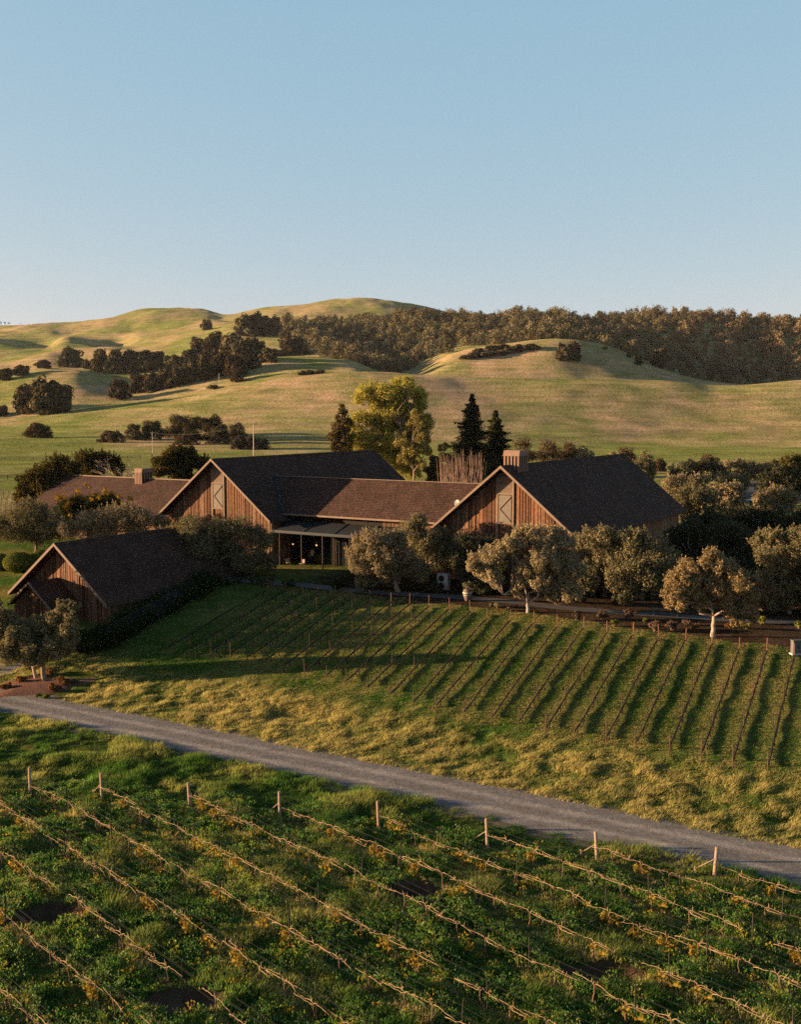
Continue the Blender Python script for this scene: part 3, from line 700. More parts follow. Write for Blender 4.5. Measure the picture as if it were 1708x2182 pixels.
otree('wide olive tree in front of the left big barn, half hiding its gable', (452, 1233), [(370, 1140, 30), (410, 1128, 32), (455, 1132, 34), (500, 1122, 28), (540, 1140, 32), (375, 1180, 32), (430, 1175, 38), (490, 1175, 38), (545, 1185, 30), (395, 1115, 18), (565, 1150, 24), (570, 1195, 26), (350, 1165, 22), (520, 1205, 28), (440, 1205, 28)], OLIVE_GREEN, nl=22000, tr=.25)
otree('tall slim-topped olive behind the rounded one at the canopy end', (905, 1243), [(890, 1112, 22), (875, 1135, 26), (915, 1140, 28), (950, 1150, 26), (895, 1170, 34), (940, 1185, 34), (975, 1160, 20), (970, 1195, 26)], OLIVE_GREEN, nl=15000)
otree('rounded olive tree drooping low at its left side beside the canopy end', (850, 1262), [(770, 1165, 28), (800, 1150, 30), (840, 1150, 28), (765, 1200, 28), (810, 1195, 34), (860, 1195, 36), (780, 1228, 20), (772, 1245, 13), (830, 1228, 24), (890, 1215, 30), (750, 1185, 18)], OLIVE, nl=22000, tr=.24)
otree('golden olive tree with forked leaning trunk before the right barn gable', (1125, 1306), [(1020, 1200, 26), (1050, 1180, 28), (1085, 1165, 26), (1120, 1145, 26), (1040, 1222, 22), (1160, 1150, 32), (1200, 1155, 28), (1120, 1215, 22), (1165, 1195, 38), (1205, 1200, 34), (1110, 1245, 17), (1200, 1245, 26), (1150, 1240, 26), (1005, 1205, 14), (1060, 1235, 18), (1215, 1265, 24), (1180, 1270, 22), (1225, 1215, 24), (1185, 1135, 18), (1100, 1262, 12)], OLIVE, nl=32000, tr=.17, fork=.13, bark='bark_pale')
otree('golden olive tree standing alone at the path end beside the bench', (1522, 1357), [(1450, 1235, 26), (1480, 1215, 28), (1520, 1200, 26), (1555, 1215, 28), (1440, 1262, 22), (1490, 1250, 32), (1535, 1250, 34), (1580, 1245, 28), (1450, 1285, 18), (1600, 1265, 20), (1590, 1295, 22), (1560, 1310, 16), (1500, 1285, 18), (1520, 1180, 14), (1432, 1285, 14), (1550, 1290, 22), (1605, 1310, 16), (1575, 1322, 14), (1470, 1265, 24), (1425, 1265, 14), (1615, 1235, 14)], [(.28, .2, .095), (.35, .26, .135), (.2, .15, .07)], nl=32000, tr=.19, fork=.3, bark='bark_pale')
for (x_, y_, h_, nm_) in ((-39.6, 91.5, 8.6, 'nearest'), (-46.5, 97, 10.4, 'middle'), (-49.5, 102, 5.6, 'farthest')):
    g_ = np.array([x_, y_, float(zt(x_, y_))]); TS[0] += 1
    tree('olive_tree', 'olive tree beyond the left picture edge, %s of a row of three' % nm_, 'olive tree', g_, [(g_ + [dx * 1.2, dy * 1.2, h_ * f], h_ * .27) for dx, dy, f in ((-2, 0, .5), (2, .5, .5), (0, 2, .55), (0, -2, .5), (-1, 1, .75), (1, -1, .76), (0, 0, .62), (-2, -1.5, .32), (2, 1.5, .32))], OLIVE_GREEN, 9000, .34, .19, 60 + TS[0], None, .2, sub=9)
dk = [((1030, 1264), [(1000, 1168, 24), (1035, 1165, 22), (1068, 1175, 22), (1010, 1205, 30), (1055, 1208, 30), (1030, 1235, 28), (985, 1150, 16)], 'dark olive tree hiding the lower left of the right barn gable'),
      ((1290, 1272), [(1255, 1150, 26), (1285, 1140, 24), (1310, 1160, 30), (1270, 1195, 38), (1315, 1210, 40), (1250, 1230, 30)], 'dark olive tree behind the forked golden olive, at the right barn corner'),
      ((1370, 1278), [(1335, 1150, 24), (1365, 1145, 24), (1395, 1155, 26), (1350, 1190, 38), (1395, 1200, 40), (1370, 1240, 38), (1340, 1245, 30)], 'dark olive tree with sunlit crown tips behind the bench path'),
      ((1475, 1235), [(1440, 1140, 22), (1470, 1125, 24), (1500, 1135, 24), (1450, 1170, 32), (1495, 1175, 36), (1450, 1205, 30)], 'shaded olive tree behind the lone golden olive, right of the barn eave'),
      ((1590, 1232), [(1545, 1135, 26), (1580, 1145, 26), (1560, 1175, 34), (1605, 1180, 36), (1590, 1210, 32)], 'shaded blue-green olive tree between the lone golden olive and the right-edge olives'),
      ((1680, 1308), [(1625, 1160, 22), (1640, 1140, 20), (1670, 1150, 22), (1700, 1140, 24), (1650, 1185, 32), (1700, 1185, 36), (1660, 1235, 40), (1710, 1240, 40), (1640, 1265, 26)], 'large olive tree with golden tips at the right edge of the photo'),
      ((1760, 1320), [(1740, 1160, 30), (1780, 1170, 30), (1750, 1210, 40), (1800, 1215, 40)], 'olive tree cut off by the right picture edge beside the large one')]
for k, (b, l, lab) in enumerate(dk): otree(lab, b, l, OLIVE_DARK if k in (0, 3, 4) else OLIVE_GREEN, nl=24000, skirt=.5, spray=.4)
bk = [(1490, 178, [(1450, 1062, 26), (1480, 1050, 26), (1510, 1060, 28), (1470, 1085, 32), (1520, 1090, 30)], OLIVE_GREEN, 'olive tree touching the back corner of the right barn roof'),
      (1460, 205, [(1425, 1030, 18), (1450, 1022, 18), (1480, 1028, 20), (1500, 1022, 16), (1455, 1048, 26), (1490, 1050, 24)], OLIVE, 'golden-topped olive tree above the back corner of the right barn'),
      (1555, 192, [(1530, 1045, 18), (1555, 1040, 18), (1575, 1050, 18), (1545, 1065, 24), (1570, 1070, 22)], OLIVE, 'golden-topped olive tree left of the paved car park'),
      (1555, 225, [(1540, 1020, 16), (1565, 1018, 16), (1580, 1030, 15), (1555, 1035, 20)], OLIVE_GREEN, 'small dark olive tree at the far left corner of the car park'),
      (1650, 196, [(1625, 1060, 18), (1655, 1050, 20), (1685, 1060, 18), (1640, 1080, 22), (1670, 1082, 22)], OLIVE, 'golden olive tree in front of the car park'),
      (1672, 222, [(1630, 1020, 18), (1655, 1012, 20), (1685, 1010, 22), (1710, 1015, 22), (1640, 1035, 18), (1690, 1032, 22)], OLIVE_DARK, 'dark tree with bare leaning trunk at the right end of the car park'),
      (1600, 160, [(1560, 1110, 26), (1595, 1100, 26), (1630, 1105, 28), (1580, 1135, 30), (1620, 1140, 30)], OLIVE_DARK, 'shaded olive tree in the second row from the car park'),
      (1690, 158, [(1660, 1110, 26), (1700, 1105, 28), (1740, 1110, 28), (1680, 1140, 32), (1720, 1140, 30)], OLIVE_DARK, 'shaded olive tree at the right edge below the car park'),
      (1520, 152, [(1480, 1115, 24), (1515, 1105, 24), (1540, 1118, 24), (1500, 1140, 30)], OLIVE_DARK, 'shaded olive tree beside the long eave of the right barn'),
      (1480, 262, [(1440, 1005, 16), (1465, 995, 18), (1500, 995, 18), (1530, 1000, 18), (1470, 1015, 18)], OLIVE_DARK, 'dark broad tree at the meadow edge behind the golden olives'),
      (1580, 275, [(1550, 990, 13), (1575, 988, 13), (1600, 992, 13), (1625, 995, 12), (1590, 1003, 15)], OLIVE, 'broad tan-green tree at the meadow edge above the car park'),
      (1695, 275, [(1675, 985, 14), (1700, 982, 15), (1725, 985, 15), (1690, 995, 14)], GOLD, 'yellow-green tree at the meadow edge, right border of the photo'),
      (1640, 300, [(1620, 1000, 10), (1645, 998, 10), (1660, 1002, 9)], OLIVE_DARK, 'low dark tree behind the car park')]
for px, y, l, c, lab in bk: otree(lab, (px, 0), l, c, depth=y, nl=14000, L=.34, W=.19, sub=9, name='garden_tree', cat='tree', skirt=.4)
gt = [(120, 163, [(60, 1030, 30), (95, 1005, 28), (125, 985, 22), (70, 1065, 26), (110, 1040, 34), (150, 1005, 24), (50, 1050, 20), (135, 1060, 20)], LAUREL, 'tall dark laurel at the left end of the rear wing', 14000),
      (210, 192, [(165, 985, 18), (190, 975, 20), (215, 980, 22), (240, 990, 20), (255, 1000, 18), (200, 1000, 26)], LAUREL, 'dark bushy laurel behind the rear wing ridge', 10000),
      (385, 172, [(345, 985, 20), (370, 970, 22), (400, 970, 22), (425, 985, 20), (440, 1000, 14), (385, 995, 28), (340, 1005, 16)], LAUREL, 'round dark laurel between rear cupola and left barn peak', 12000)]
for px, y, l, c, lab, n in gt: otree(lab, (px, 0), l, c, depth=y, nl=int(n * 1.6), L=.36, W=.22, name='laurel_tree', cat='tree', skirt=.4)
def gold_spots(lb):
    rr = np.random.default_rng(4); return leaves([(c + rr.normal(size=3) * R * .4 + [0, 0, R * (.4 + .7 * rr.random())], R * (.12 + .25 * rr.random())) for c, R in lb for _ in range(3)], 2200, .26, .16, [(.42, .22, .02), (.5, .28, .03), (.2, .16, .03)], 5, shell=.1)
otree('dark shrub tree with orange-yellow leaves in front of the rear wing roof', (180, 0), [(130, 1085, 20), (160, 1075, 22), (195, 1070, 22), (230, 1070, 22), (255, 1085, 18), (150, 1105, 22), (205, 1100, 24)], [(.04, .048, .016), (.06, .06, .02)], depth=139, nl=10000, name='shrub_tree', cat='tree', extra=gold_spots)
# poplars / willow and conifers behind the barns
YSP = [(781, 836, 18), (764, 848, 15), (794, 826, 17), (821, 836, 22), (856, 821, 20), (871, 811, 14), (886, 833, 18), (894, 846, 16), (854, 846, 18), (801, 853, 16), (826, 861, 18), (794, 883, 20), (811, 878, 18),
       (786, 896, 14), (836, 888, 20), (856, 873, 18), (846, 906, 20), (871, 893, 18), (761, 918, 18), (781, 928, 18), (756, 938, 14), (796, 928, 16), (821, 928, 20), (836, 943, 20), (790, 950, 18), (765, 955, 16), (812, 905, 18), (880, 865, 16), (815, 960, 18), (870, 902, 22), (888, 872, 18), (905, 892, 15), (915, 905, 12), (895, 915, 18), (880, 940, 18), (748, 900, 16), (742, 925, 16), (765, 885, 16), (835, 965, 20), (850, 985, 20), (815, 985, 18), (875, 980, 18), (880, 1005, 16), (860, 1010, 16)]
otree('tall yellow-leaved tree behind the barns', (835, 0), [(a, b, c * 1.15) for a, b, c in YSP], YEL, depth=232, nl=52000, L=.42, W=.24, tr=.42, shell=.2, sub=12, rs=(.22, .46), mat='thinleaf', name='yellow_tree', cat='tree', fork=.22, spread=1.0, spray=.12)
otree('olive-brown leafy tree tucked right of the tall yellow tree', (882, 0), [(881, 908, 18), (896, 923, 18), (871, 928, 18), (901, 903, 12), (891, 948, 20), (876, 961, 20), (856, 943, 16), (906, 938, 12), (861, 978, 16), (888, 885, 14), (905, 960, 14), (895, 985, 16)], [(.36, .28, .07), (.26, .24, .075), (.36, .25, .1), (.2, .19, .06)], depth=226, nl=15000, L=.36, W=.2, tr=.3, shell=.2, rs=(.22, .45), name='garden_tree', cat='tree', spray=.12)
otree('ragged brownish conifer against the left side of the tall yellow tree', (726, 0), [(729, 864, 7), (730, 876, 10), (722, 891, 11), (736, 897, 10), (721, 911, 13), (738, 917, 12), (716, 931, 14), (739, 937, 14), (722, 953, 17), (712, 948, 10), (742, 958, 12), (726, 972, 18)], [(.10, .08, .03), (.15, .1, .04), (.07, .062, .024)], depth=228, nl=9000, L=.5, W=.2, tr=.26, shell=.2, rs=(.25, .5), name='conifer_tree', cat='conifer tree', spray=.2)
def conifer(label, px, ytop, wpx, depth, seed, cols, tiers=12):
    b = ground_at(px, depth); top = at_depth(px, ytop, depth); h = top[2] - b[2]; hw = wpx / F * depth / 2
    root = empty('conifer_tree', b); tag(root, label, 'conifer tree'); r = np.random.default_rng(seed)
    Vs, Qs, Cs = [], [], []; n0 = 0; m = MB(); m.tube([(0, 0, -.3), (0, 0, h * .99)], [.3, .03], 8)
    for k in range(tiers):
        f = k / (tiers - 1); z = h * (.1 + .86 * f); R = hw * min(.95, 1.3 * (1 - f) ** .85) * (.75 + .45 * r.random()) + .4
        for j in range(int(10 - 4 * f)):
            an = r.random() * 6.28; Lb = R * (.55 + .6 * r.random()); d = np.array([math.cos(an), math.sin(an), -.1 + .4 * f + .15 * r.normal()]); z = h * (.07 + .89 * min(1, max(0, f + (r.random() - .5) / tiers * .9)))
            m.tube([(0, 0, z), d * Lb + [0, 0, z]], [.07, .02], 4)
            bl = [(d * Lb * t + [0, 0, z - .1], max(.4, Lb * .3 * (1.25 - t))) for t in (.2, .4, .6, .8, 1.0)]
            if j == 0: bl = [((0, 0, z), max(.5, R * .62)), ((0, 0, z + .8), max(.4, R * .5))]
            V, Q, C = leaves(bl, 420 if j else 900, .6, .24, cols, seed + k * 31 + j, bias=.3, shell=.1)
            V[:, 2] = z + (V[:, 2] - z) * (.62 if j else 1.0)
            Vs.append(V); Qs.append(Q + n0); Cs.append(C); n0 += len(V)
    link(bpy.data.objects.new('crown', arr_mesh('crown', np.concatenate(Vs), np.concatenate(Qs), np.concatenate(Cs), M['leaf'])), root)
    m.obj('trunk', M['bark'], root)
CON = [(.065, .068, .032), (.10, .085, .04), (.05, .055, .027)]
conifer('taller dark conifer of the pair left of the right barn cupola', 1006, 843, 135, 236, 6, CON, 13)
conifer('shorter dark conifer of the pair left of the right barn cupola', 1056, 876, 122, 240, 8, CON)
# belt of bushes and small trees behind the barns
belt = [(945, 250, 950, 14, OLIVE_DARK, 'small grey-green tree between the yellow tree and the reddish saplings', 20), (925, 236, 975, 14, OAK, 'dark bush at the foot of the yellow tree', 18), (1115, 262, 945, 22, OAKB, 'round brown-green tree behind the right barn cupola', 26),
        (1170, 300, 945, 22, OAKB, 'tall brown bushy tree, first right of the cupola', 26), (1212, 305, 950, 18, OAKB, 'brown bushy tree in the middle behind the right barn ridge', 22), (1245, 300, 955, 16, OLIVE, 'tan bushy tree behind the right barn ridge, last before the gap', 20),
        (1335, 285, 962, 20, OAKB, 'brown bush behind the far end of the right barn ridge', 20), (1375, 270, 975, 22, OLIVE_GREEN, 'tan-green bush right of the far end of the right barn ridge', 26), (1405, 330, 985, 14, OAKB, 'low brown bush at the meadow edge beside the right barn roof', 16),
        (1310, 320, 970, 12, OLIVE, 'low tan bush peeping over the right barn ridge', 16), (1510, 330, 975, 15, OAKB, 'tan bush at the meadow edge behind the dark broad tree', 22), (1650, 340, 985, 10, OAKB, 'small rust-coloured bush on the far meadow edge', 10), (960, 290, 985, 14, OAKB, 'brown bush beside the bare reddish saplings', 22)]
for px, y, top, rp, c, lab, w in belt:
    g = ground_at(px, y); z1 = at_depth(px, top, y)[2]; R = rp / F * y; W_ = w / F * y
    lb = [(g + [dx * W_, dy * W_, (z1 - g[2]) * f * 1.18], R * k * 1.15) for dx, dy, f, k in ((-.6, 0, .55, .8), (.55, .2, .6, .8), (0, .3, .82, .75), (-.2, -.3, .4, .9), (.4, -.2, .35, .8), (.1, 0, .65, .8))]
    tree('bushy_tree', lab, 'tree', g, lb, c, 5000, .42, .26, int(px), None, .16, sub=8)
def bare_tree(label, base, h, seed):
    root = empty('bare_tree', base); tag(root, label, 'bare tree'); r = np.random.default_rng(seed); m = MB(); tw = MB()
    def grow(p, d, L, rad, lev):
        q = p + d * L; (m if lev < 2 else tw).tube(limb(p, q, r, 4, .12), np.linspace(rad, rad * .6, 4), 5 if lev < 2 else 3)
        if lev >= 5: return
        for k in range(3 if lev < 4 else 2):
            nd_ = d + r.normal(size=3) * .55; nd_[2] = abs(nd_[2]) * .7 + .15; nd_ /= np.linalg.norm(nd_); grow(q, nd_, L * (.62 + .2 * r.random()), rad * .58, lev + 1)
    grow(np.array([0, 0, -.2]), np.array([.1, 0, 1.]), h * .26, .28, 0)
    m.obj('trunk', M['bark'], root, True); tw.obj('twigs', M['bark_pale'], root)
bare_tree('leafless spreading tree beside the rear wing cupola', ground_at(262, 176), 14.5, 3)
bare_tree('small leafless tree left of the bare spreading one', ground_at(245, 210), 10.5, 9)
m = MB(); r = np.random.default_rng(12)
for k in range(95):
    px = 938 + 92 * r.random(); y = 200 + 22 * r.random(); g = ground_at(px, y); h = 8.0 + 3.6 * r.random() * (1 - abs(px - 985) / 110); d = r.normal(size=2) * .04
    m.tube([g, g + [d[0] * h, d[1] * h, h * .5], g + [d[0] * h * 1.6, d[1] * h * 2, h]], [.08, .06, .018], 4)
    for j in range(2):
        z = h * (.35 + .5 * r.random()); e = r.normal(size=2) * .3; m.tube([g + [d[0] * h, d[1] * h, z], g + [d[0] * h + e[0], d[1] * h + e[1], z + 1.2]], [.03, .012], 3)
M['redtwig'] = pbr('reddish_stem', (.14, .085, .062), .9, nscale=1, ncol=(.24, .155, .115), objspace=False)
tag(m.obj('saplings', M['redtwig']), 'thicket of bare reddish sapling stems behind the linking wing', 'saplings', kind='stuff')

# ------------------------------------------------------------------ oaks on the hills
def oak_proto(seed, cols, n=420):
    r = np.random.default_rng(seed)
    lb = [((.27 * math.cos(q * .9) * (1 - .5 * (q % 3) / 2), .27 * math.sin(q * .9) * (1 - .5 * (q % 3) / 2), .2 + .42 * (q % 3) / 2 + .06 * r.normal()), .22 + .08 * r.random()) for q in range(14)] + [((0, 0, .42), .34), ((0, 0, .2), .3)]
    return leaves(sub_blobs(lb, 5, seed, (.3, .5)), n, .095, .08, cols, seed, bias=.8, shell=.7)
OPRO = []
for k in range(6):
    cols = OAK if k < 4 else [(.06, .05, .026), (.085, .06, .034), (.045, .04, .02)]
    V, Q, C = oak_proto(300 + k, cols, 2600)
    m = MB(); m.tube([(0, 0, -.15), (.01, 0, .15), (.02, .01, .4)], [.05, .04, .02], 6)
    OPRO.append((arr_mesh('crown', V, Q, C, M['oakleaf']), m.mesh('trunk', M['bark'])))
ro = np.random.default_rng(44)
def oak(label, px, py, wpx, hpx=None, group=None, name='oak_tree', kind=None):
    b = G(px, py); w = wpx / F * b[1]; h = (hpx or wpx * .8) / F * b[1] / .82
    root = empty(name, b, ro.random() * 6.28); root.scale = (w * 1.18, w * 1.18, h * 1.08); tag(root, label, 'oak tree', group)
    c, t = OPRO[ro.integers(0, 6) if kind is None else kind]
    link(bpy.data.objects.new('crown', c), root); link(bpy.data.objects.new('trunk', t), root)
    return root
def mid_oak(label, x0, y0, x1, y1, seed, cols=OAK, n=6500, **kw):
    b = G((x0 + x1) / 2, y1); D = b[1]; w, h = (x1 - x0), (y1 - y0)
    r = np.random.default_rng(seed); lb = []
    for k in range(15):
        fx = (k % 5) / 4 * 1.5 - .75; row = k // 5
        lb.append((fx * .5 * (1 - .25 * row) + .5 + .03 * r.normal(), (.22, .5, .74)[row] + .05 * r.normal()))
    lobes = lobes_px([(x0 + w * f, y1 - h * g, .24 * min(w, h * 1.15)) for f, g in lb], D, .8, seed)
    tree('oak_tree', label, 'oak tree', b, lobes, cols, int(n * 1.8), .016 * w / F * D + .3, .013 * w / F * D + .22, seed, None, .3, 'oakleaf', sub=7, **kw)
mid_oak('domed dark oak, highest of the valley group beside the tall pole', 352, 879, 416, 934, 501)
mid_oak('broad domed oak right of the darkest one in the valley group', 386, 884, 488, 938, 502, [(.06, .052, .022), (.08, .065, .03), (.045, .04, .018)], 9000)
mid_oak('dark oak of the valley group just left of the domed pair', 298, 891, 347, 937, 503)
mid_oak('small dark oak between the hedge-like row and the valley group', 268, 900, 304, 938, 504, n=4500)
mid_oak('low row-like clump of small dark trees by the forked pole', 207, 917, 268, 943, 505, OAKB, 5000)
mid_oak('low bush tree in front of the domed valley oaks', 372, 922, 420, 948, 506, OAKB, 4500)
mid_oak('dark oak at right end of the valley group, next to the tall pole', 484, 899, 524, 940, 507, n=4500)
mid_oak('dark small oak tucked under the broad domed one', 442, 907, 488, 946, 508, n=4500)
mid_oak('lone broad bush on the green field at the far left', 47, 899, 112, 933, 509, OAKB, 6000)
for k, (x0, y0, x1, y1) in enumerate(((494, 928, 528, 958), (520, 926, 552, 956), (545, 932, 575, 958))):
    mid_oak(('grey-brown scrub bush left of the tall pole', 'grey-brown scrub bush behind the tall pole', 'grey-brown scrub bush right of the tall pole')[k], x0, y0, x1, y1, 520 + k, [(.09, .075, .06), (.07, .055, .045)], 3500)
def oaks(label, group, lst):
    for (px, py, w, h) in lst: oak(label, px, py, w, h, group)
oaks('large dark oak in the hollow at the far left hillside', 'oaks in the left hollow', [(60, 880, 64, 52), (98, 884, 66, 70), (130, 878, 52, 60), (3, 886, 30, 20)])
oaks('dark oak in the long copse along the left knoll', 'oaks of the left knoll copse', [(150, 782, 50, 38), (215, 793, 44, 42), (245, 796, 48, 44), (280, 794, 46, 42), (312, 792, 44, 40), (336, 788, 34, 34)])
oaks('small dark oak left of the long knoll copse', 'small oaks left of the copse', [(45, 800, 36, 22), (12, 810, 34, 22), (92, 785, 34, 16), (185, 786, 22, 18)])
oak('lone dark oak high on the far left grass hill', 440, 703, 28, 22)
oaks('dark oak in the trio on the crest left of the forest', 'crest oaks left of the forest', [(522, 715, 44, 40), (552, 714, 50, 42), (582, 712, 40, 34)])
oaks('dark oak in the big clump on the middle left hillside', 'oaks of the middle left clump', [(425, 768, 46, 42), (455, 775, 54, 58), (490, 780, 58, 58), (520, 790, 60, 62), (470, 800, 44, 40), (545, 770, 50, 44), (572, 772, 40, 30), (372, 786, 44, 30), (440, 790, 40, 36), (500, 803, 46, 40), (405, 780, 40, 34)])
oaks('oak in the slanting line below the middle left clump', 'oaks of the slanting hillside line', [(295, 836, 40, 34), (322, 834, 40, 36), (350, 828, 42, 38), (378, 822, 44, 40), (405, 815, 40, 38), (432, 810, 40, 32), (452, 805, 34, 26)])
oak('dark oak at the lower left end of the slanting hillside line', 253, 850, 46, 36); oak('small dark oak alone right of the slanting hillside line', 508, 813, 34, 26)
oak('wide dark oak at the left tip of the forest by small poles', 622, 756, 68, 36)
oaks('oak of the small clump on the sunlit knoll', 'oaks on the sunlit knoll', [(1205, 768, 34, 28), (1222, 767, 36, 34), (1196, 766, 20, 30)])
oaks('small dark bush on the shaded knoll shoulder', 'bushes on the knoll shoulder', [(1342, 762, 14, 12), (1362, 777, 20, 16), (1290, 745, 12, 7), (1405, 783, 36, 34)])
oaks('low shrub along the crest of the near hill', 'shrubs on the near hill crest', [(645, 799, 20, 8), (662, 797, 22, 8), (682, 796, 26, 7), (455, 829, 30, 9)])
oaks('brown shrub on the terrace below the forest', 'terrace shrubs', [(992, 765, 26, 8), (1012, 762, 34, 11), (1040, 760, 30, 9), (1062, 757, 34, 8), (1085, 752, 30, 9), (1105, 748, 28, 12), (1134, 745, 34, 11), (1075, 742, 30, 8), (1050, 745, 36, 8), (1020, 750, 26, 7)])
oak('rounded oak standing above the wooded skyline', 1130, 666, 36, 22)
def forest():
    Pv = [oak_proto(900 + k, OAK if k % 3 else [(.17, .13, .07), (.13, .11, .055), (.10, .09, .045)], 420) for k in range(6)]
    r = np.random.default_rng(5); Vs, Qs, Cs = [], [], []; n0 = 0; cnt = 0
    bot = [(595, 722), (640, 752), (735, 772), (760, 805), (850, 802), (880, 785), (905, 765), (960, 742), (1000, 735), (1110, 738), (1190, 724), (1290, 740), (1340, 760), (1400, 778), (1450, 798), (1500, 812), (1570, 820), (1640, 815), (1708, 810), (2400, 812)]
    bx, by = zip(*bot)
    D = 1180.0
    while D < 2050:
        a = 560.0
        while a < 2350:
            st = 14 / D * F; a += st
            aa = a + r.normal() * st * .3; DD = D + r.normal() * 4
            x = (aa - 854) / F * DD * CP; z = float(zt(x, DD)); qx, qy = proj((x, DD, z))
            lim = np.interp(qx, bx, by) + 4 * r.normal()
            if qy > lim or qx < 590 + 14 * r.random(): continue
            if DD > 1930: continue
            if qx < 700 and qy < 690: continue
            w = 8 + 17 * r.random() ** 2; h = w * (.8 + .4 * r.random()); an = r.random() * 6.28
            V, Q, C = Pv[r.integers(0, 6)]
            c, s = math.cos(an), math.sin(an); W = np.stack([(V[:, 0] * c - V[:, 1] * s) * w + x, (V[:, 0] * s + V[:, 1] * c) * w + DD, V[:, 2] * h + z - .5], 1)
            Vs.append(W.astype(np.float32)); Qs.append(Q + n0); Cs.append(C * (.7 + 1.1 * r.random()) * np.array([1 + .15 * smooth(1200, 1600, qx), 1, 1])); n0 += len(V); cnt += 1
        D += 14
    print('forest trees', cnt)
    tag(link(bpy.data.objects.new('forest', arr_mesh('forest', np.concatenate(Vs), np.concatenate(Qs), np.concatenate(Cs), M['oakleaf']))), 'dense oak wood covering the ridge on the right', 'forest', kind='stuff')
forest()

# ------------------------------------------------------------------ poles and wires
def upole(label, px, y0, y1, arm=True, r=.14, D=None):
    b = G(px, y1) if D is None else ground_at(px, D); h = at_depth(px, y0, b[1])[2] - b[2]
    root = empty('utility_pole', b); tag(root, label, 'utility pole')
    m = MB(); m.tube([(0, 0, -.5), (0, 0, h)], [r * 1.15, r * .8], 8); m.obj('mast', M['pole'], root)
    if arm:
        m = MB(); m.beam((-1.1, 0, h - .5), (1.1, 0, h - .5), .12, .14)
        for x in (-1, -.4, .4, 1): m.lathe([(.05, h - .43), (.07, h - .3), (.03, h - .22)], x, 0, 6)
        m.obj('crossarm', M['pole'], root)
    return b + [0, 0, h - .3]
w1 = upole('tall pale utility pole rising behind the left barn ridge', 541, 900, 975, True, .15, 330)
w2 = upole('pale utility pole with bracket beyond the bare tree', 325, 920, 966, True, .13)
w3 = upole('slim forked pole beside the row-like clump in the valley', 247, 905, 940, False, .12)
w4 = upole('slim pole behind the row-like clump in the valley', 258, 905, 938, False, .1)
w5 = upole('far pole on the slope above the near hill crest', 467, 796, 828, True, .22)
w6 = upole('tiny pole on the shaded slope beside the forest tip', 645, 742, 757, False, .25)
w7 = upole('tiny pole in the shaded gap of the forest', 707, 726, 744, False, .25)
m = MB()
for off in (-.8, .8):
    for a, b in ((w1, w2), (w1, ground_at(760, 300) + [0, 0, 7])):
        t = np.linspace(0, 1, 14)[:, None]; p = a * (1 - t) + b * t + [off, 0, 0]; p[:, 2] -= (4 * t * (1 - t))[:, 0] * 2.0; m.tube(p, .014, 3)
tag(m.obj('power_line', M['darksteel']), 'thin power lines hung from the tall pale pole', 'power line')

# ------------------------------------------------------------------ mid-slope vineyard
z7 = lambda a, b: (852.3 + a * .501, 1248 + b * .501)
bot = [z7(*p) for p in [(58, 525), (157, 540), (273, 572), (392, 595), (507, 612), (623, 637), (744, 658), (878, 682), (1006, 705), (1146, 725), (1283, 753), (1420, 778), (1568, 800)]]
top = [z7(*p) for p in [(372, 160), (471, 168), (570, 180), (673, 195), (780, 205), (883, 220), (993, 230), (1104, 240), (1216, 255), (1330, 270), (1445, 290), (1562, 300), (1680, 320)]]
z4 = lambda a, b: (499.3 + a * .334, 927.2 + b * .334)
Bp = [G(*p)[:2] for p in bot]; Tp = [G(*p)[:2] for p in top]
stepB = (Bp[-1] - Bp[0]) / 12; stepT = (Tp[-1] - Tp[0]) / 12
dr0 = (Tp[0] - Bp[0]) / np.linalg.norm(Tp[0] - Bp[0])
for q in ((832, 1495), (784, 1480), (739, 1465), (694, 1455), (651, 1444), (606, 1432), (566, 1420), (528, 1414), (491, 1404), (450, 1399), (405, 1396), (358, 1393)):
    b_ = G(*q)[:2]; Bp.insert(0, b_); Tp.insert(0, b_ + dr0 * ((84.8 - b_ @ RD[:2]) / (dr0 @ RD[:2])))
for k in range(1, 3): Bp.append(Bp[-1] + stepB); Tp.append(Tp[-1] + stepT)
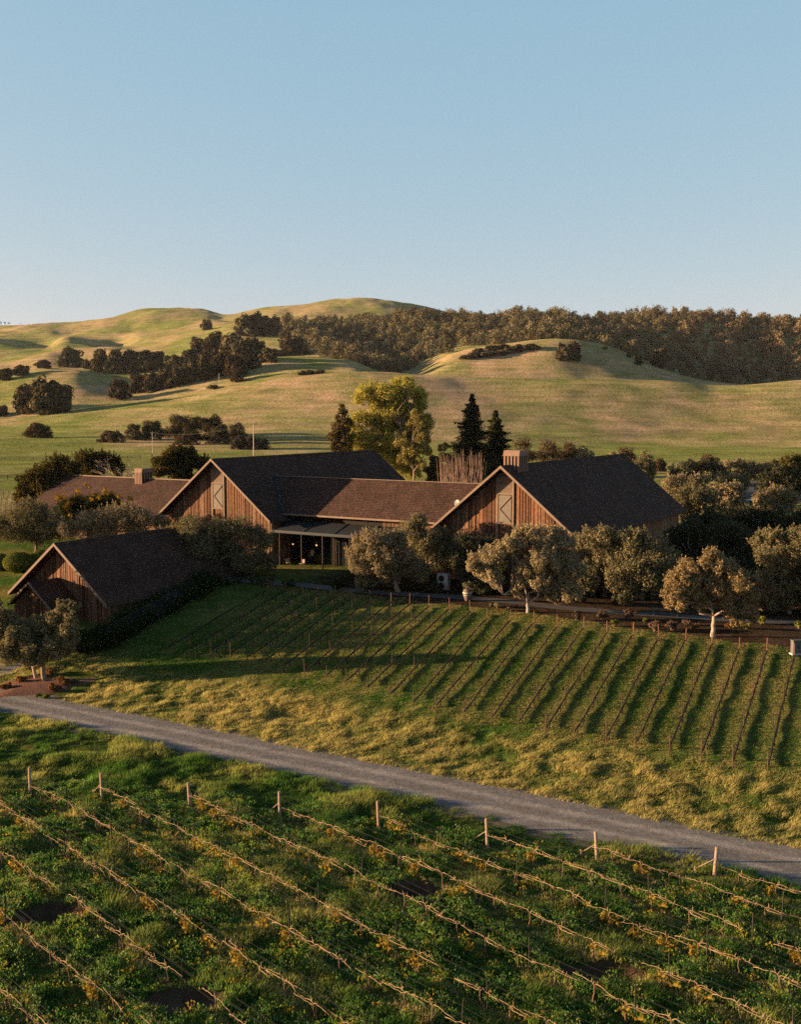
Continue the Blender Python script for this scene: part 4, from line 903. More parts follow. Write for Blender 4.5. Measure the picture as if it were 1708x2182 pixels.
def mid_row(i, B, T, label):
    r = np.random.default_rng(700 + i); root = empty('vine_trellis', (B[0], B[1], float(zt(*B)))); o = np.array(root.location); tag(root, label, 'vine trellis', 'trellis rows on the slope below the barns')
    L = np.linalg.norm(T - B); n = max(3, int(round(L / 5.2)))
    for k in range(n + 1):
        t = k / n; p = B * (1 - t) + T * t; z = float(zt(*p)); end = k in (0, n); h = (1.45 if end else 1.5) * (.92 + .16 * r.random()); q = np.array([p[0], p[1], z]) - o; d = r.normal(size=2) * .05
        m = MB(); m.tube([q - [0, 0, .3], q + [d[0], d[1], h]], .036 if end else .03, 6); m.obj('end_post' if end else 'line_post', (M['postbrown'] if k == 0 else M['rust']) if end else M['postbrown'], root)  # upper end posts get the sun-coloured rust, all others the darker steel
    tt = np.linspace(0, 1, int(L / .5)); P = B[None] * (1 - tt[:, None]) + T[None] * tt[:, None]; Z = zt(P[:, 0], P[:, 1]); Zs = np.convolve(np.pad(Z, 4, mode='edge'), np.ones(9) / 9, mode='valid')
    w = np.cumsum(r.normal(size=len(tt))) * .012; w -= np.linspace(w[0], w[-1], len(tt))
    path = np.stack([P[:, 0] + w * .6, P[:, 1], Zs + .5 + np.convolve(np.pad(r.normal(size=len(tt)) * .03, 2, mode='edge'), np.ones(5) / 5, mode='valid')], 1) - o
    m = MB(); m.tube(path, .045 + .035 * r.random(len(tt)), 5)
    for k in range(2, len(tt) - 1, 3): q = path[k]; m.tube([q * [1, 1, 0] + [r.normal() * .05, 0, Z[k] - o[2] - .1], q], [.035, .025], 4); 
    for k in range(1, len(tt) - 1):
        if r.random() < .4: q = path[k]; m.tube([q, q + [r.normal() * .05, r.normal() * .05, .08 + .1 * r.random()]], [.014, .008], 3)
    m.obj('vine_cordon', M['cordon'], root)
    for hh in (.95, 1.32):
        m = MB(); m.tube(np.stack([P[::4, 0], P[::4, 1], Zs[::4] + hh], 1) - o, .006, 3); m.obj('wire', M['wire'], root)
for i, (B, T) in enumerate(zip(Bp, Tp)): mid_row(i, np.array(B), np.array(T), 'slope vine row with dark trained cordon, %s row from the small barn end' % ORD[i])

# ------------------------------------------------------------------ foreground vineyard
DF = np.array([math.sin(math.radians(136)), math.cos(math.radians(136))]); NF = np.array([-DF[1], DF[0]])
NF = np.array([.719, .695])
def fg_vine(seed, leafy):
    r = np.random.default_rng(seed); root = bpy.data.objects.new('grapevine', None)
    m = MB(); a = np.array([r.normal() * .06, r.normal() * .05, .72]); m.tube(limb((0, 0, -.12), a, r, 5, .16), [.042, .032, .03, .028, .034], 6)
    parts = [('trunk', m.mesh('trunk', M['vinetrunk'], True))]
    for s in (-1, 1):
        for j in range(1 + int(r.random() < .4)):
            Lc = .8 + .45 * r.random(); hh = .05 + .07 * r.random() - .1 * j; lat = r.normal() * .04; t = np.array([0, .06, .14, .26, .42, .6, .8, 1.0])
            x = s * Lc * t; z = .70 + hh * np.array([0, .7, 1.1, 1.0, .8, .5, .3, -.1]) + r.normal(size=8) * .012; yy = a[1] + lat * t * 2 + r.normal(size=8) * .012
            m = MB(); m.tube(np.stack([x + a[0], yy, z], 1), np.linspace(.014, .009, 8) * (.75 + .5 * r.random()), 5)
            for q in range(5):
                k = r.integers(1, 8); p = np.array([x[k] + a[0], yy[k], z[k]]); m.tube([p, p + [r.normal() * .05, r.normal() * .06, -.05 - .16 * r.random() if r.random() < .5 else .1 + .1 * r.random()]], [.011, .005], 3)
            parts.append(('cane', m.mesh('cane', M['cane'], True)))
    if leafy:
        V, Q, C = leaves([((r.normal() * .35, r.normal() * .1, .3 + .3 * r.random()), .16 + .12 * r.random()) for _ in range(5)], 60 if leafy == 1 else 130, .13, .11, [(.40, .27, .04), (.34, .26, .06), (.36, .2, .03), (.24, .22, .05)], seed, shell=.1)
        parts.append(('leaves', arr_mesh('leaves', V, Q, C, M['grass'])))
    return parts
VP = [fg_vine(1200 + k, (0, 0, 1, 0, 2, 0, 1, 0, 0, 0, 2, 0, 0, 1)[k]) for k in range(14)]
vr = np.random.default_rng(31)
ends = [G(*p)[:2] for p in [(64, 1690), (217, 1703), (405, 1725), (597, 1745), (808, 1767), (1040, 1807), (1274, 1836), (1522, 1872)]]
rows = []
st = (ends[7] - ends[0]) / 7
for k in range(1, 7): rows.append(('out%d' % k, ends[0] - st * k + np.array([0, -.3 * 0])))
rows = rows[::-1] + [('r%d' % k, e) for k, e in enumerate(ends)]
nv = 0
ROWS = []
for i, (nm, e) in enumerate(rows):
    r = np.random.default_rng(800 + i); lab = ('foreground trellis row starting at the %s pale post from the left' % ORD[i - 6]) if i >= 6 else 'foreground trellis row entering at the left edge, %s row from the bottom corner' % ORD[i]
    root = empty('vine_trellis', (e[0], e[1], float(zt(*e)))); o = np.array(root.location); tag(root, lab, 'vine trellis', 'trellis rows in the foreground vineyard')
    # where the row leaves the view
    s1 = 0.0
    while s1 < 60:
        p = e + DF * s1
        if p[1] < 31.5 or (p[0] / p[1] > .56): break
        s1 += .5
    L = s1; ROWS.append((e, L))
    m = MB(); le_ = np.array([DF[0], DF[1], 0]) * -.1
    if i == 13: le_ = np.array([.14, .06, 0])
    m.tube([(0, 0, -.3), le_ + [r.normal() * .03, 0, 1.52]], [.085, .075], 10); m.obj('end_post', M['pinepost'], root)
    if i in (7, 9, 11, 12, 13):
        bq = np.array([-DF[0], -DF[1]]) * .95; m = MB(); m.tube([(0, 0, .95), (bq[0], bq[1], .2)], .02, 6); m.tube([(bq[0], bq[1], -.1), (bq[0] * 1.05, bq[1] * 1.05, .32)], .05, 6); m.obj('anchor_brace', M['pinepost'], root)
    s = 4.6
    while s < L:
        p = e + DF * s; q = np.array([p[0], p[1], float(zt(*p))]) - o; m = MB(); m.tube([q - [0, 0, .3], q + [r.normal() * .03, r.normal() * .03, 1.62]], .026, 5); m.obj('line_post', M['darksteel'], root); s += 4.9
    tt = np.arange(0, L + .1, 1.0); P = e[None] + DF[None] * tt[:, None]; Zs = zt(P[:, 0], P[:, 1]); Zs = np.convolve(np.pad(Zs, 3, mode='edge'), np.ones(7) / 7, mode='valid')
    for hh, of in ((.74, 0), (1.12, .05), (1.15, -.05), (1.46, 0)):
        m = MB(); m.tube(np.stack([P[:, 0] + NF[0] * of, P[:, 1] + NF[1] * of, Zs + hh], 1) - o, .006, 3); m.obj('wire', M['wire'], root)
    s = .9 + .5 * r.random(); az = math.atan2(DF[1], DF[0])
    while s < L - .3:
        p = e + DF * s; a = 854 + F * p[0] / p[1]
        dpit = min(((p[0] - c[0]) / c[2]) ** 2 + ((p[1] - c[1]) / c[3]) ** 2 for c in PITW)
        if -90 < a < 1900 and dpit > 1.2 and r.random() > .04:
            g = empty('grapevine', (p[0], p[1], float(zt(*p))), az + r.normal() * .05); sc = .92 + .18 * r.random(); g.scale = (sc, sc, sc)
            tag(g, 'bare pruned grapevine with arched tan canes tied along a foreground trellis wire', 'grapevine', 'grapevines in the foreground vineyard')
            for nme, me in VP[r.integers(0, 14)]: link(bpy.data.objects.new(nme, me), g)
            nv += 1
        s += 1.62 + .15 * r.normal()
print('vines', nv)

# ------------------------------------------------------------------ grass and weeds
def blades(P, h, w, nb, C, seed, lean=.5, spread=.12, wind=.3):
    r = np.random.default_rng(seed); n = len(P) * nb; i = np.repeat(np.arange(len(P)), nb)
    an = r.random(n) * 6.283; d = np.stack([np.cos(an), np.sin(an), np.zeros(n)], 1)
    b = P[i] + d * (spread * r.random(n))[:, None] + [0, 0, -.03]; hh = (h[i] * (.55 + .6 * r.random(n)))
    t = b + d * (hh * lean * (.3 + r.random(n)))[:, None] + np.stack([hh * wind, hh * wind * -.35, hh], 1)
    an2 = an + math.pi / 2 + r.normal(size=n) * .6; s = np.stack([np.cos(an2), np.sin(an2), np.zeros(n)], 1) * (w * (.6 + .8 * r.random(n)))[:, None]
    V = np.stack([b - s * .5, b + s * .5, t], 1).reshape(-1, 3)
    c = C[i] * (.7 + .6 * r.random(n))[:, None]
    return V, np.arange(3 * n).reshape(-1, 3), np.repeat(c, 3, 0)
def scatter(n, y0, y1, seed, a0=-330, a1=2130):
    r = np.random.default_rng(seed); y = np.sqrt(y0 ** 2 + (y1 ** 2 - y0 ** 2) * r.random(n)); a = a0 + (a1 - a0) * r.random(n)
    return (a - 854) / F * y * CP, y
def rowdist(x, y):
    d = np.full(x.shape, 9.0)
    for e, L in ROWS:
        s = (x - e[0]) * DF[0] + (y - e[1]) * DF[1]; t = abs((x - e[0]) * NF[0] + (y - e[1]) * NF[1]); d = np.where((s > -.3), np.minimum(d, t), d)
    return d
def pitmask(x, y):
    ok = np.ones(x.shape, bool)
    for (cx, cy, rx, ry, dp) in PITW:
        q = ((x - cx) / rx) ** 2 + ((y - cy) / ry) ** 2 + 1.0 * (fbm(x * 2, y * 2, 3, 8) - .5); ok &= q > 1.9
    return ok
GREEN = np.array([.10, .205, .036]); LIME = np.array([.42, .43, .09]); STRAW = np.array([.68, .50, .22]); DEEP = np.array([.04, .09, .02])
# below the road: lush turf and weeds
x, y = scatter(185000, 30, 84, 1); u, v = uv(x, y); k = (u < ROADLO(v) + .1 + .35 * (fbm(x * .9, y * .9, 2, 4) - .3)) & pitmask(x, y); x, y, u = x[k], y[k], u[k]
rd = rowdist(x, y); clump = fbm(x * .55, y * .55, 3, 80); cl2 = fbm(x * 1.6, y * 1.6, 2, 81)
vin = smooth(2.5, .0, np.abs(rd - 0)) * (rd < 8)
h = (.08 + .9 * np.clip(clump - .36, 0, 1) + .4 * np.clip(cl2 - .45, 0, 1)) * np.where(rd < .5, .75, 1)
dry = np.clip(-.04 + .24 * (rd > 3) + .9 * (fbm(x * .3, y * .3, 3, 82) - .42) * 2 + .75 * smooth(.85, .2, rd) + .35 * (clump - .45), 0, 1)[:, None]
C = GREEN * (1 - dry) + (LIME * .75 + STRAW * .25) * dry; dk_ = smooth(.54, .36, clump)[:, None]; C = C * (1 - .65 * dk_) + DEEP * .65 * dk_
st_ = (smooth(.6, .1, rd) * (np.random.default_rng(3).random(len(x)) < .4))[:, None]; C = C * (1 - st_) + STRAW * st_
V, Q, Cc = blades(np.stack([x, y, zt(x, y)], 1), h, .055, 6, C, 2, .6, .12)
tag(link(bpy.data.objects.new('grass', arr_mesh('grass', V, Q, Cc, M['grass'], 3))), 'lush green grass and weeds between the foreground vine rows', 'grass', kind='stuff')
x, y = scatter(32000, 30, 66, 5); u, v = uv(x, y); rd = rowdist(x, y); cl = fbm(x * .7, y * .7, 3, 90)
k = (u < 47.5) & pitmask(x, y) & (rd < 3) & (cl > .30) & (rd > .25); x, y, rd, cl = x[k], y[k], rd[k], cl[k]
r = np.random.default_rng(8); nl_ = 22; n = len(x); i = np.repeat(np.arange(n), nl_); pz = zt(x, y); hw = .10 + .6 * np.clip(cl - .3, 0, 1) * r.random(n) * 1.6
p = np.stack([x[i] + r.normal(size=n * nl_) * .12, y[i] + r.normal(size=n * nl_) * .12, pz[i] + hw[i] * (.3 + 1.0 * r.random(n * nl_))], 1)
t = unit(n * nl_, r) * .7 + [0, 0, .9]; t /= np.linalg.norm(t, axis=1)[:, None]; b = np.cross(t, unit(n * nl_, r)); b /= np.linalg.norm(b, axis=1)[:, None]; s = (.032 + .042 * r.random(n * nl_))[:, None]
V = np.stack([p - t * s, p - b * s * .55, p + t * s, p + b * s * .55], 1).reshape(-1, 3)
cc = np.array([(.085, .18, .034), (.12, .225, .042), (.22, .27, .05), (.055, .13, .03), (.17, .23, .085)])[r.integers(0, 5, n)]
yl = (r.random(n) < .035 + .12 * smooth(.9, .3, rd)); cc[yl] = np.array([.36, .25, .03]); cc = cc[i] * (.9 + .7 * r.random(n * nl_))[:, None]
tag(link(bpy.data.objects.new('weeds', arr_mesh('weeds', V, np.arange(4 * n * nl_).reshape(-1, 4), np.repeat(cc, 4, 0), M['grass']))), 'broad-leaved weeds with yellowing leaves among the foreground vines', 'weeds', kind='stuff')
# above the road: the sunlit bank and the slope of vines
x, y = scatter(330000, 50, 112, 11, -100, 2130); u, v = uv(x, y); edge = .35 * (fbm(x * .9, y * .9, 2, 14) - .3)
k = (u > ROADHI(v) - .1 - edge) & (u < 88 + 2 * (fbm(x * .4, y * .4, 2, 61) - .5)) & ~((v < -73) & (u > 69)) & ~((v < -63.5) & (u > 68.5) & (v < -60 - (u - 60) * .25)) & (np.hypot(x + 27.9, (y - 83.5)) > 3.4); x, y, u, v = x[k], y[k], u[k], v[k]
clump = fbm((x * .75 + y * .66) * .95, (-x * .66 + y * .75) * 1.25, 4, 95); big = fbm(x * .16, y * .16, 4, 60)
bandm = smooth(66, 60, u)
h = .10 + .5 * np.clip(clump - .36, 0, 1) * (.12 + 1.0 * bandm)
dry = np.clip(.32 + .5 * bandm + (.7 + .9 * bandm) * (big - .5) + (.25 + .9 * bandm) * (clump - .5), 0, 1)
# the turf strip under each vine row is mown and drier
fr = np.zeros(len(x)); Bv = np.array(Bp); Tv = np.array(Tp)
for B, T in zip(Bp, Tp):
    d = (T - B) / np.linalg.norm(T - B); s = (x - B[0]) * d[0] + (y - B[1]) * d[1]; tq = (x - B[0]) * d[1] - (y - B[1]) * d[0]; fr = np.maximum(fr, np.where(s > -.2, smooth(.95, .35, np.abs(tq + .25)), 0))
inblk = smooth(62, 64, u)
dry = np.clip(dry + inblk * (fr * .36 - .3 * (1 - fr)), 0, 1)[:, None]
C = GREEN * .85 * (1 - dry) + (STRAW * .52 + LIME * .48) * dry
sb = (np.random.default_rng(9).random(len(x)) < .10 + .16 * fr)[:, None] * inblk[:, None]; C = C * (1 - sb) + STRAW * .8 * sb
h = h * (1 - .25 * fr * inblk)
V, Q, Cc = blades(np.stack([x, y, zt(x, y)], 1), h, .042, 5, C, 12, .6, .14, .55)
tag(link(bpy.data.objects.new('grass', arr_mesh('grass', V, Q, Cc, M['grass'], 3))), 'golden and green grass on the bank above the gravel road', 'grass', kind='stuff')

# ------------------------------------------------------------------ garden details
def shrub(label, px, py, wpx, hpx, cols, seed, n=1500, name='shrub', cat='shrub', L=.14, W=.08, group=None, depth=None):
    b = G(px, py) if depth is None else ground_at(px, depth); w = wpx / F * b[1]; h = hpx / F * b[1]; r = np.random.default_rng(seed)
    lb = [((r.normal() * w * .2, r.normal() * w * .2, h * (.3 + .4 * r.random())), min(w, h) * (.28 + .1 * r.random())) for _ in range(7)] + [((0, 0, h * .4), min(w, h) * .4)]
    V, Q, C = leaves(sub_blobs(lb, 4, seed), n, L, W, cols, seed, shell=.4); root = empty(name, b); tag(root, label, cat, group)
    link(bpy.data.objects.new('foliage', arr_mesh('foliage', V, Q, C, M['leaf'])), root)
    m = MB()
    for k in range(5): m.tube([(0, 0, -.1), (r.normal() * w * .15, r.normal() * w * .15, h * .5)], [.025, .01], 4)
    m.obj('stem', M['bark'], root)
BRN = [(.16, .10, .07), (.2, .13, .09), (.12, .085, .06)]; LIM = [(.19, .2, .035), (.26, .24, .05), (.14, .16, .03)]; RUS = [(.24, .10, .035), (.3, .14, .05), (.16, .08, .035)]
for k, a in enumerate([('upright tan shrub left of the path shrubs', 1229, 1323, 16, 28, BRN), ('round grey-brown shrub on the path edge before the dark olives', 1284, 1320, 24, 24, BRN), ('wide brown shrub on the path edge left of the bench', 1340, 1320, 36, 24, BRN),
                       ('lime-green round shrub below the path', 1309, 1335, 20, 18, LIM), ('low lime-green shrub right of the wide brown one', 1376, 1326, 16, 10, LIM), ('brown twiggy shrub below the bench', 1394, 1346, 26, 26, BRN),
                       ('grey-brown shrub left of the lone olive trunk', 1432, 1343, 32, 22, BRN), ('small ochre shrub close to the lone olive trunk', 1482, 1342, 20, 16, RUS), ('low brown shrub between bench and lone olive', 1462, 1332, 22, 14, BRN),
                       ('yellow-green strappy plant right of the lone olive', 1590, 1340, 26, 16, LIM), ('taller yellow-green strappy plant right of the lone olive', 1622, 1330, 20, 20, LIM), ('lime shrub at the right picture edge', 1703, 1340, 18, 20, LIM),
                       ('low red-brown shrub right of the lone olive trunk', 1556, 1338, 20, 12, RUS), ('rust shrub behind a slope post', 1351, 1340, 8, 18, RUS), ('small green-brown plant near the forked olive trunk', 1060, 1295, 22, 14, OLIVE_GREEN), ('low tan plant at the left foot of the forked olive', 1085, 1302, 16, 10, BRN)]):
    shrub(a[0], a[1], a[2], a[3], a[4], a[5], 2000 + k)
for k, a in enumerate([('rust-orange shrub right of the lit olive trunk on the mulch bed', 133, 1460, 30, 24, RUS), ('orange shrub on the road side of the mulch bed', 116, 1475, 26, 20, RUS), ('dark red shrub left of the lit trunk', 45, 1458, 34, 20, RUS), ('low red-brown shrub at the mulch bed corner by the road', 15, 1470, 34, 16, RUS),
                       ('green-yellow low plant at the road edge below the mulch bed', 95, 1488, 34, 12, LIM), ('dark red shrub behind the lit trunk', 105, 1440, 24, 20, RUS), ('low brown shrub at the far right of the mulch bed', 160, 1458, 22, 14, BRN)]):
    shrub(a[0], a[1], a[2], a[3], a[4], a[5], 2100 + k, 1800)
# mulch bed
c = G(82, 1462); m = MB(); r = np.random.default_rng(3); ring = []
V = [(c[0], c[1], float(zt(c[0], c[1])) + .26)]; nA = 28
for j, f in enumerate((.35, .7, 1.0)):
    for a in range(nA):
        an = a / nA * 6.283; R = (2.9 + .6 * math.sin(an * 3 + 1) + .5 * math.sin(an * 5) + .5 * r.random()) * f; xx, yy = c[0] + R * 1.15 * math.cos(an), c[1] + R * .85 * math.sin(an); V.append((xx, yy, float(zt(xx, yy)) + (.24, .13, -.06)[j] + .1 * r.random()))
Fc = [(0, 1 + a, 1 + (a + 1) % nA) for a in range(nA)] + [(1 + j * nA + a, 1 + (j + 1) * nA + a, 1 + (j + 1) * nA + (a + 1) % nA, 1 + j * nA + (a + 1) % nA) for j in range(2) for a in range(nA)]
m.add(V, Fc); tag(m.obj('mulch_bed', M['mulch'], None, True), kind='structure')
b = G(78, 1450); m = MB(); m.tube([(b[0], b[1], b[2] - .3), (b[0] - .42, b[1] + .1, b[2] + 2.0)], [.13, .15], 10); o = m.obj('wooden_post', M['bark_pale']); tag(o, 'short thick sunlit post leaning beside the olive trunk on the mulch bed', 'post')
# clipped boxwood
def boxwood(label, px, py, wpx, hpx, seed, depth=None):
    b = G(px, py); w = wpx / F * b[1] / 2; h = hpx / F * b[1]; V, Q, C = leaves([((0, 0, h * .5), 1.0)], 5200, .12, .08, [(.13, .14, .025), (.17, .17, .035), (.09, .11, .022)], seed, bias=.8, shell=.88)
    V[:, 0] *= w; V[:, 1] *= w; V[:, 2] = h * .5 + (V[:, 2] - h * .5) * h * .55; V = V  # squashed ball
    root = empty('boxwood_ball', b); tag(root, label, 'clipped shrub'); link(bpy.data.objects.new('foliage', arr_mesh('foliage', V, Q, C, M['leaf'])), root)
    m = MB(); m.lathe([(.05, 0), (w * .85, h * .25), (w * .9, h * .5), (w * .7, h * .8), (.05, h * .96)], n=14); m.obj('dark_core', M['dark'], root)  # near-black solid core filling the ball behind the leaves
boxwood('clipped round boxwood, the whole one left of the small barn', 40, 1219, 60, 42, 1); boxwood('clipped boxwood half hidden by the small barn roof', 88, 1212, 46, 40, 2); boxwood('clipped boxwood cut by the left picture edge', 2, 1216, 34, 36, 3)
# hedge beside the small barn
pts = [G(*p) for p in ((165, 1398), (230, 1372), (300, 1335), (360, 1300), (420, 1268), (445, 1250))]
bl = []; r = np.random.default_rng(6)
for k in range(150):
    t = r.random() * (len(pts) - 1); i = int(t); p = pts[i] * (1 - t + i) + pts[i + 1] * (t - i); off = -1.9 + 3.4 * r.random(); bl.append((p + GD * off * .9 - RD * .2 * off + [0, 0, .5 + .9 * r.random()], .55 + .35 * r.random()))
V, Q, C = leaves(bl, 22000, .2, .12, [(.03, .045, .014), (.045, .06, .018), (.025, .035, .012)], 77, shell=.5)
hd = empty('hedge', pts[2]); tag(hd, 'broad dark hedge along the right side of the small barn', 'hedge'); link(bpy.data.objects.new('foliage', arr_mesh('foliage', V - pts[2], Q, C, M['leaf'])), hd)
m = MB(); m.tube([pts[0] - pts[2] + [0, 0, .5], pts[1] - pts[2] + [0, 0, .7], [0, 0, .7], pts[3] - pts[2] + [0, 0, .7], pts[4] - pts[2] + [0, 0, .7], pts[5] - pts[2] + [0, 0, .5]], [.4, .9, 1, 1, .9, .4], 8); m.obj('dark_core', M['dark'], hd)  # near-black solid core running through the hedge foliage
# planting under the barn fronts
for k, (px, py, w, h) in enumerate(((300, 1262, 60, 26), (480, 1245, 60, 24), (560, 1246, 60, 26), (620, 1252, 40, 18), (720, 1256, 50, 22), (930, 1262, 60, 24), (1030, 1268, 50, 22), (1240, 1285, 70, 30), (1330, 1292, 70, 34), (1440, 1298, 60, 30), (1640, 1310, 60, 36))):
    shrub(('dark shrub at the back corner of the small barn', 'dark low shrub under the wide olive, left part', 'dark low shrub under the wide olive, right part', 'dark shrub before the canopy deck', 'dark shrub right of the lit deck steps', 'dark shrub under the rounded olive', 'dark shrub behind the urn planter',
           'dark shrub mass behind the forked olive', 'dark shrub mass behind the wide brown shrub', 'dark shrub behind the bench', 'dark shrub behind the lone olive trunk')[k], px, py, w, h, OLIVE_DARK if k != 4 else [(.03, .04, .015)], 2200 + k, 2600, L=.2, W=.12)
# bench
b = G(1392, 1312); b2 = G(1446, 1316); L = np.linalg.norm(b2[:2] - b[:2]); rz_ = math.atan2(b2[1] - b[1], b2[0] - b[0])
bn = empty('bench', b, rz_); tag(bn, 'plain backless wooden bench by the path in front of the dark olives', 'bench')
m = MB()
for k in range(3): m.box(-.05, L + .05, .02 + k * .16, .15 + k * .16, .62, .68)
m.obj('seat', M['grey'], bn)
for x_ in (0.06, L - .06):
    m = MB(); m.box(x_ - .06, x_ + .06, .04, .44, -.1, .62); m.obj('leg', M['grey'], bn)
m = MB(); m.box(.12, L - .12, .2, .28, .25, .33); m.obj('stretcher', M['grey'], bn)
# urn planter
b = G(997, 1281); un = empty('urn_planter', b); tag(un, 'banded clay urn with a small plant beside the path', 'urn')
m = MB(); m.lathe([(.22, 0), (.26, .05), (.36, .4), (.46, .8), (.44, 1.0), (.34, 1.12), (.4, 1.2), (.36, 1.22), (.3, 1.14)], n=18); m.obj('pot', M['urn'], un, True)
m = MB(); m.lathe([(.465, .78), (.475, .84), (.465, .9)], n=18); m.lathe([(.41, .58), (.42, .63), (.42, .67)], n=18); m.obj('band', M['stone'], un, True)
V, Q, C = leaves([((0, 0, 1.5), .34), ((.2, 0, 1.7), .25), ((-.22, .05, 1.6), .25)], 500, .16, .07, OLIVE_GREEN, 4, shell=.2); link(bpy.data.objects.new('plant', arr_mesh('plant', V, Q, C, M['leaf'])), un)
# air-conditioning unit by the barn
b = G(946, 1258); ac = empty('air_conditioner', b, -AZ); tag(ac, 'pale boxy air conditioner unit standing beside the barn wall', 'air conditioner')
m = MB(); m.box(-.62, .62, -.3, .3, .12, 1.75); m.obj('cabinet', M['white'], ac)
for z in (.5, 1.25):
    m = MB()
    for rr in (.1, .2, .3): m.lathe([(rr, 0), (rr + .03, .02), (rr + .03, 0)], n=18)
    o = m.obj('fan_grille', M['darksteel'], ac); o.location = (-.1, -.31, z); o.rotation_euler = (math.pi / 2, 0, 0)
m = MB(); m.box(-.5, -.4, -.3, .3, -.05, .12); m.box(.4, .5, -.3, .3, -.05, .12); m.obj('foot', M['darksteel'], ac)
# electric cabinet at the right edge
b = G(1699, 1394); ec = empty('electric_cabinet', b, .2); tag(ec, 'grey electric cabinet standing on the slope grass at the right edge', 'cabinet')
m = MB(); m.box(-.42, .42, -.2, .2, .1, 1.1); m.obj('box', M['grey'], ec); m = MB(); m.box(-.46, .46, -.24, .24, 1.1, 1.16); m.obj('lid', M['grey'], ec)
for s in (-1, 1):
    m = MB(); m.box(s * .2 - .19, s * .2 + .19, -.222, -.2, .16, 1.04); o = m.obj('door', M['grey'], ec); m = MB(); m.box(s * .06 - .015, s * .06 + .015, -.25, -.222, .5, .7); m.obj('handle', M['darksteel'], o)
m = MB(); m.box(-.5, .5, -.28, .28, -.15, .1); m.obj('plinth', M['stone'], ec)
# white stone on the verge
b = G(1496, 1755); m = MB(); m.lathe([(.02, -.05), (.2, 0), (.24, .08), (.16, .17), (.02, .2)], n=9); o = m.obj('pale_rock', M['stone']); o.location = b; o.rotation_euler = (.2, .1, .7); o.scale = (.85, .5, .55); tag(o, 'small whitish rock lying in the grass just above the gravel road', 'rock')
# chairs and table under the canopy
def chair(label, w, l, rz):
    root = empty('terrace_chair', np.array(LL) + GD * w + RD * l + [0, 0, .1], rz); tag(root, label, 'chair', 'chairs under the canopy')
    m = MB(); m.box(-.25, .25, -.25, .25, .42, .47); m.obj('seat', M['deck'], root); m = MB(); m.box(-.25, .25, .21, .26, .5, .92); m.obj('backrest', M['deck'], root)
    for sx in (-.22, .22):
        for sy in (-.22, .22): m = MB(); m.box(sx - .02, sx + .02, sy - .02, sy + .02, 0, .42 if sy < 0 else .9); m.obj('leg', M['darksteel'], root)
chair('reddish chair under the canopy left of the first lamp', 10.3, 1.6, .4); chair('dim chair under the canopy between the two lamps', 12.2, 1.8, -.5)
# parked car at the car park edge
cg = ground_at(1604, 205); car = empty('parked_car', cg, .3); tag(car, 'blue car parked in shade under the olive beside the car park', 'car')
m = MB(); sec = [(-2.1, .35), (-2.15, .75), (-1.3, .92), (-.75, 1.4), (.75, 1.42), (1.5, .95), (2.1, .8), (2.1, .35)]; m.prism([(x_, -.85, z_) for x_, z_ in sec], (0, 1.7, 0)); m.obj('body', M['car'], car)
m = MB(); m.prism([(-1.15, -.87, .95), (-.68, -.87, 1.33), (.7, -.87, 1.34), (1.25, -.87, .96)], (0, 1.74, 0)); m.obj('window', M['glass'], car)
for sx in (-1.3, 1.35):
    for sy in (-.8, .8):
        m = MB(); m.lathe([(.1, -.1), (.32, -.1), (.34, 0), (.32, .1), (.1, .1)], n=16); o = m.obj('wheel', M['dark'], car); o.location = (sx, sy, .33); o.rotation_euler = (math.pi / 2, 0, 0)
# left-hand fence and stakes beyond the laurel
def fence(label, a, b, n, h):
    A, B_ = ground_at(*a), ground_at(*b); root = empty('rail_fence', A); tag(root, label, 'fence'); m = MB()
    for z in (.45, .85, 1.2): m.beam([0, 0, z], B_ - A + [0, 0, z], .05, .12)
    m.obj('rail', M['fence'], root)
    for k in range(n): p = (B_ - A) * k / (n - 1); m = MB(); m.box(p[0] - .07, p[0] + .07, p[1] - .07, p[1] + .07, p[2] - .3, p[2] + h); m.obj('post', M['fence'], root)
fence('grey rail fence in front of the far left pasture', (-80, 285), (70, 292), 9, 1.35); fence('thin rail fence along the far left pasture track', (-80, 400), (300, 420), 14, 1.3)
for k in range(4):
    for j in range(6):
        g = ground_at(-20 + j * 12 + k * 4, 178 + k * 16); root = empty('vine_stake', g); tag(root, 'wooden vine stake in the small patch left of the laurel', 'stake', 'stakes of the small left vineyard patch')
        m = MB(); m.tube([(0, 0, -.2), (.05, 0, 2.0)], .07, 6); m.obj('stake', M['pinepost'], root); m = MB()
        for q in range(5): m.tube([(0, 0, .9), (rng.normal() * .5, rng.normal() * .4, 1.2 + .5 * rng.random())], [.03, .012], 4)
        m.obj('vine', M['cane'], root)

# ------------------------------------------------------------------ clouds low over the far hills
def cloud():
    bl = []; r = np.random.default_rng(2); Y = 12500.0
    def puff(px, py, w, h, n):
        for _ in range(n): q = r.random(); p = at_depth(px + (q - .5) * w, py - abs(r.normal()) * h * .4 * (1 - abs(q - .5) * 1.6), Y + r.normal() * 200); bl.append((p, (h * .16 + h * .16 * r.random()) / F * Y))
    puff(6, 690, 30, 9, 26); puff(48, 692, 40, 4, 18)
    m = MB()
    for p, R in bl:
        m.lathe([(R * math.sin(t) + .1, R * math.cos(t + math.pi)) for t in np.linspace(0, math.pi, 9)], 0, 0, 12)
        nv_ = 9 * 12; m.v[-nv_:] = [(a + p[0], b_ + p[1], c_ * .7 + p[2]) for a, b_, c_ in m.v[-nv_:]]
    mt = pbr('cloud_white', (.85, .85, .87), 1); o = m.obj('clouds', mt, None, True); tag(o, 'small white cumulus low over the far left hills', 'clouds', kind='stuff')
cloud()

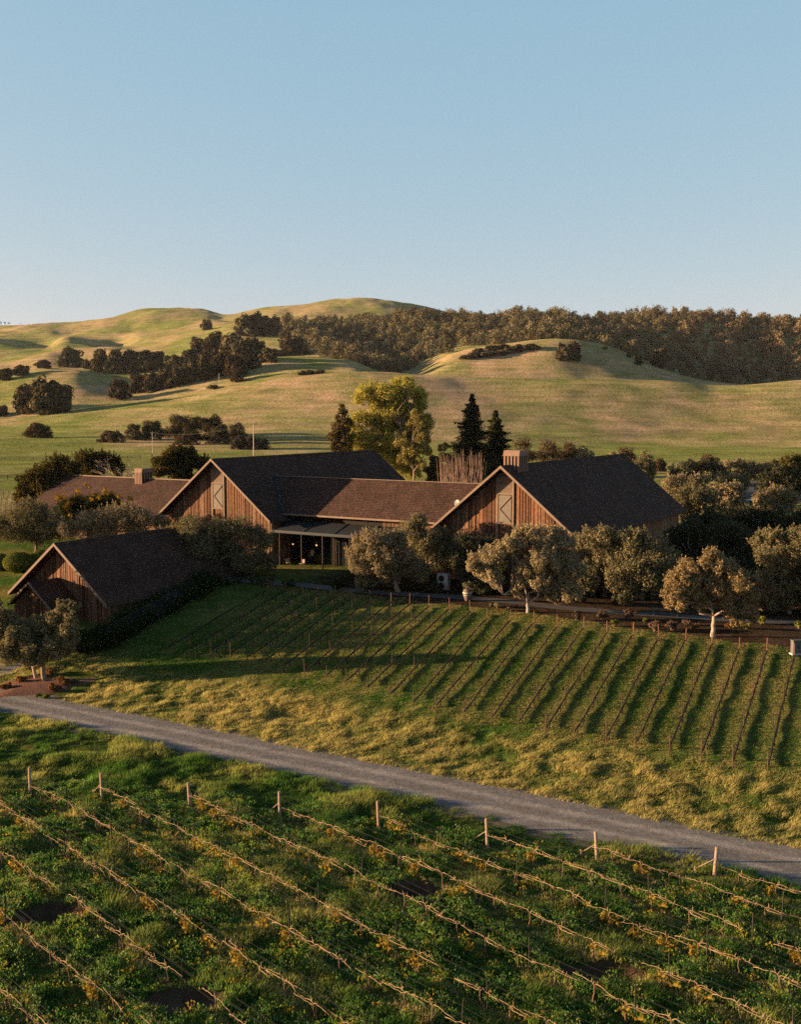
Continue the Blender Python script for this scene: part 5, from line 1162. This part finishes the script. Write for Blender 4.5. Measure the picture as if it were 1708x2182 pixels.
# ------------------------------------------------------------------ the air between here and the far hills
gz = np.zeros(len(bpy.data.objects['ground'].data.vertices) * 3, np.float32); bpy.data.objects['ground'].data.vertices.foreach_get('co', gz); gz = gz.reshape(-1, 3)
m = MB(); m.box(gz[:, 0].min() - 20, gz[:, 0].max() + 20, -60, gz[:, 1].max() + 20, gz[:, 2].min() - 1.5, gz[:, 2].max() + 35)
hm, hnt, hout = new_mat('hazy_air'); hv = hnt.nodes.new('ShaderNodeVolumePrincipled'); hv.inputs['Density'].default_value = 1.2e-5; hv.inputs['Color'].default_value = (.9, .93, 1, 1)
hnt.links.new(hv.outputs[0], hout.inputs['Volume']); tag(m.obj('haze', hm), kind='stuff')

# ------------------------------------------------------------------ light, sky, camera
SUN_AZ, SUN_EL = math.radians(271.0), math.radians(7.7)
sd = Vector((math.sin(SUN_AZ) * math.cos(SUN_EL), math.cos(SUN_AZ) * math.cos(SUN_EL), math.sin(SUN_EL)))
sl_ = bpy.data.lights.new('sun', 'SUN'); sl_.energy = 4.4; sl_.angle = math.radians(.6); sl_.color = (1, .68, .385)
so = bpy.data.objects.new('sun', sl_); COL.objects.link(so); so.rotation_euler = sd.to_track_quat('Z', 'Y').to_euler()
w = bpy.data.worlds.new('World'); S.world = w; w.use_nodes = True; nt = w.node_tree; bg = nt.nodes['Background']
sk = nt.nodes.new('ShaderNodeTexSky'); sk.sky_type = 'NISHITA'; sk.sun_disc = False; sk.sun_elevation = SUN_EL; sk.sun_rotation = SUN_AZ; sk.dust_density = .6; sk.ozone_density = 2; sk.altitude = 50
mx = mixc(nt, 1.0, mixc(nt, 1.0, sk.outputs[0], (.84, .40, .19), 'MULTIPLY'), (.73, 1.70, 2.52), 'ADD')
tc = nt.nodes.new('ShaderNodeTexCoord'); sz = nt.nodes.new('ShaderNodeSeparateXYZ'); nt.links.new(tc.outputs['Generated'], sz.inputs[0])
mx = mixc(nt, 1.0, mx, ramp(nt, sz.outputs[2], [(.34, (1, 1, 1)), (.8, (.25, .3, .42))]), 'MULTIPLY')      # the sky deepens towards the zenith
nt.links.new(mx, bg.inputs[0]); bg.inputs[1].default_value = .055
cam = bpy.data.cameras.new('camera'); co = bpy.data.objects.new('camera', cam); COL.objects.link(co); S.camera = co
cam.sensor_fit = 'VERTICAL'; cam.sensor_height = 36; cam.lens = 36 * F / 2182; cam.clip_end = 30000; cam.clip_start = .5
co.location = (0, 0, H); co.rotation_euler = (math.pi / 2 - PITCH, 0, 0)
S.render.resolution_x, S.render.resolution_y = 802, 1024
S.view_settings.view_transform = 'Standard'; S.view_settings.look = 'None'; S.view_settings.gamma = 1; S.view_settings.exposure = 2.0
S.render.engine = 'CYCLES'; S.cycles.use_denoising = False; S.cycles.sample_clamp_direct = .7; S.cycles.sample_clamp_indirect = .7; S.cycles.max_bounces = 6; S.cycles.diffuse_bounces = 3; S.cycles.glossy_bounces = 2; S.cycles.transmission_bounces = 3; S.cycles.caustics_reflective = False; S.cycles.caustics_refractive = False
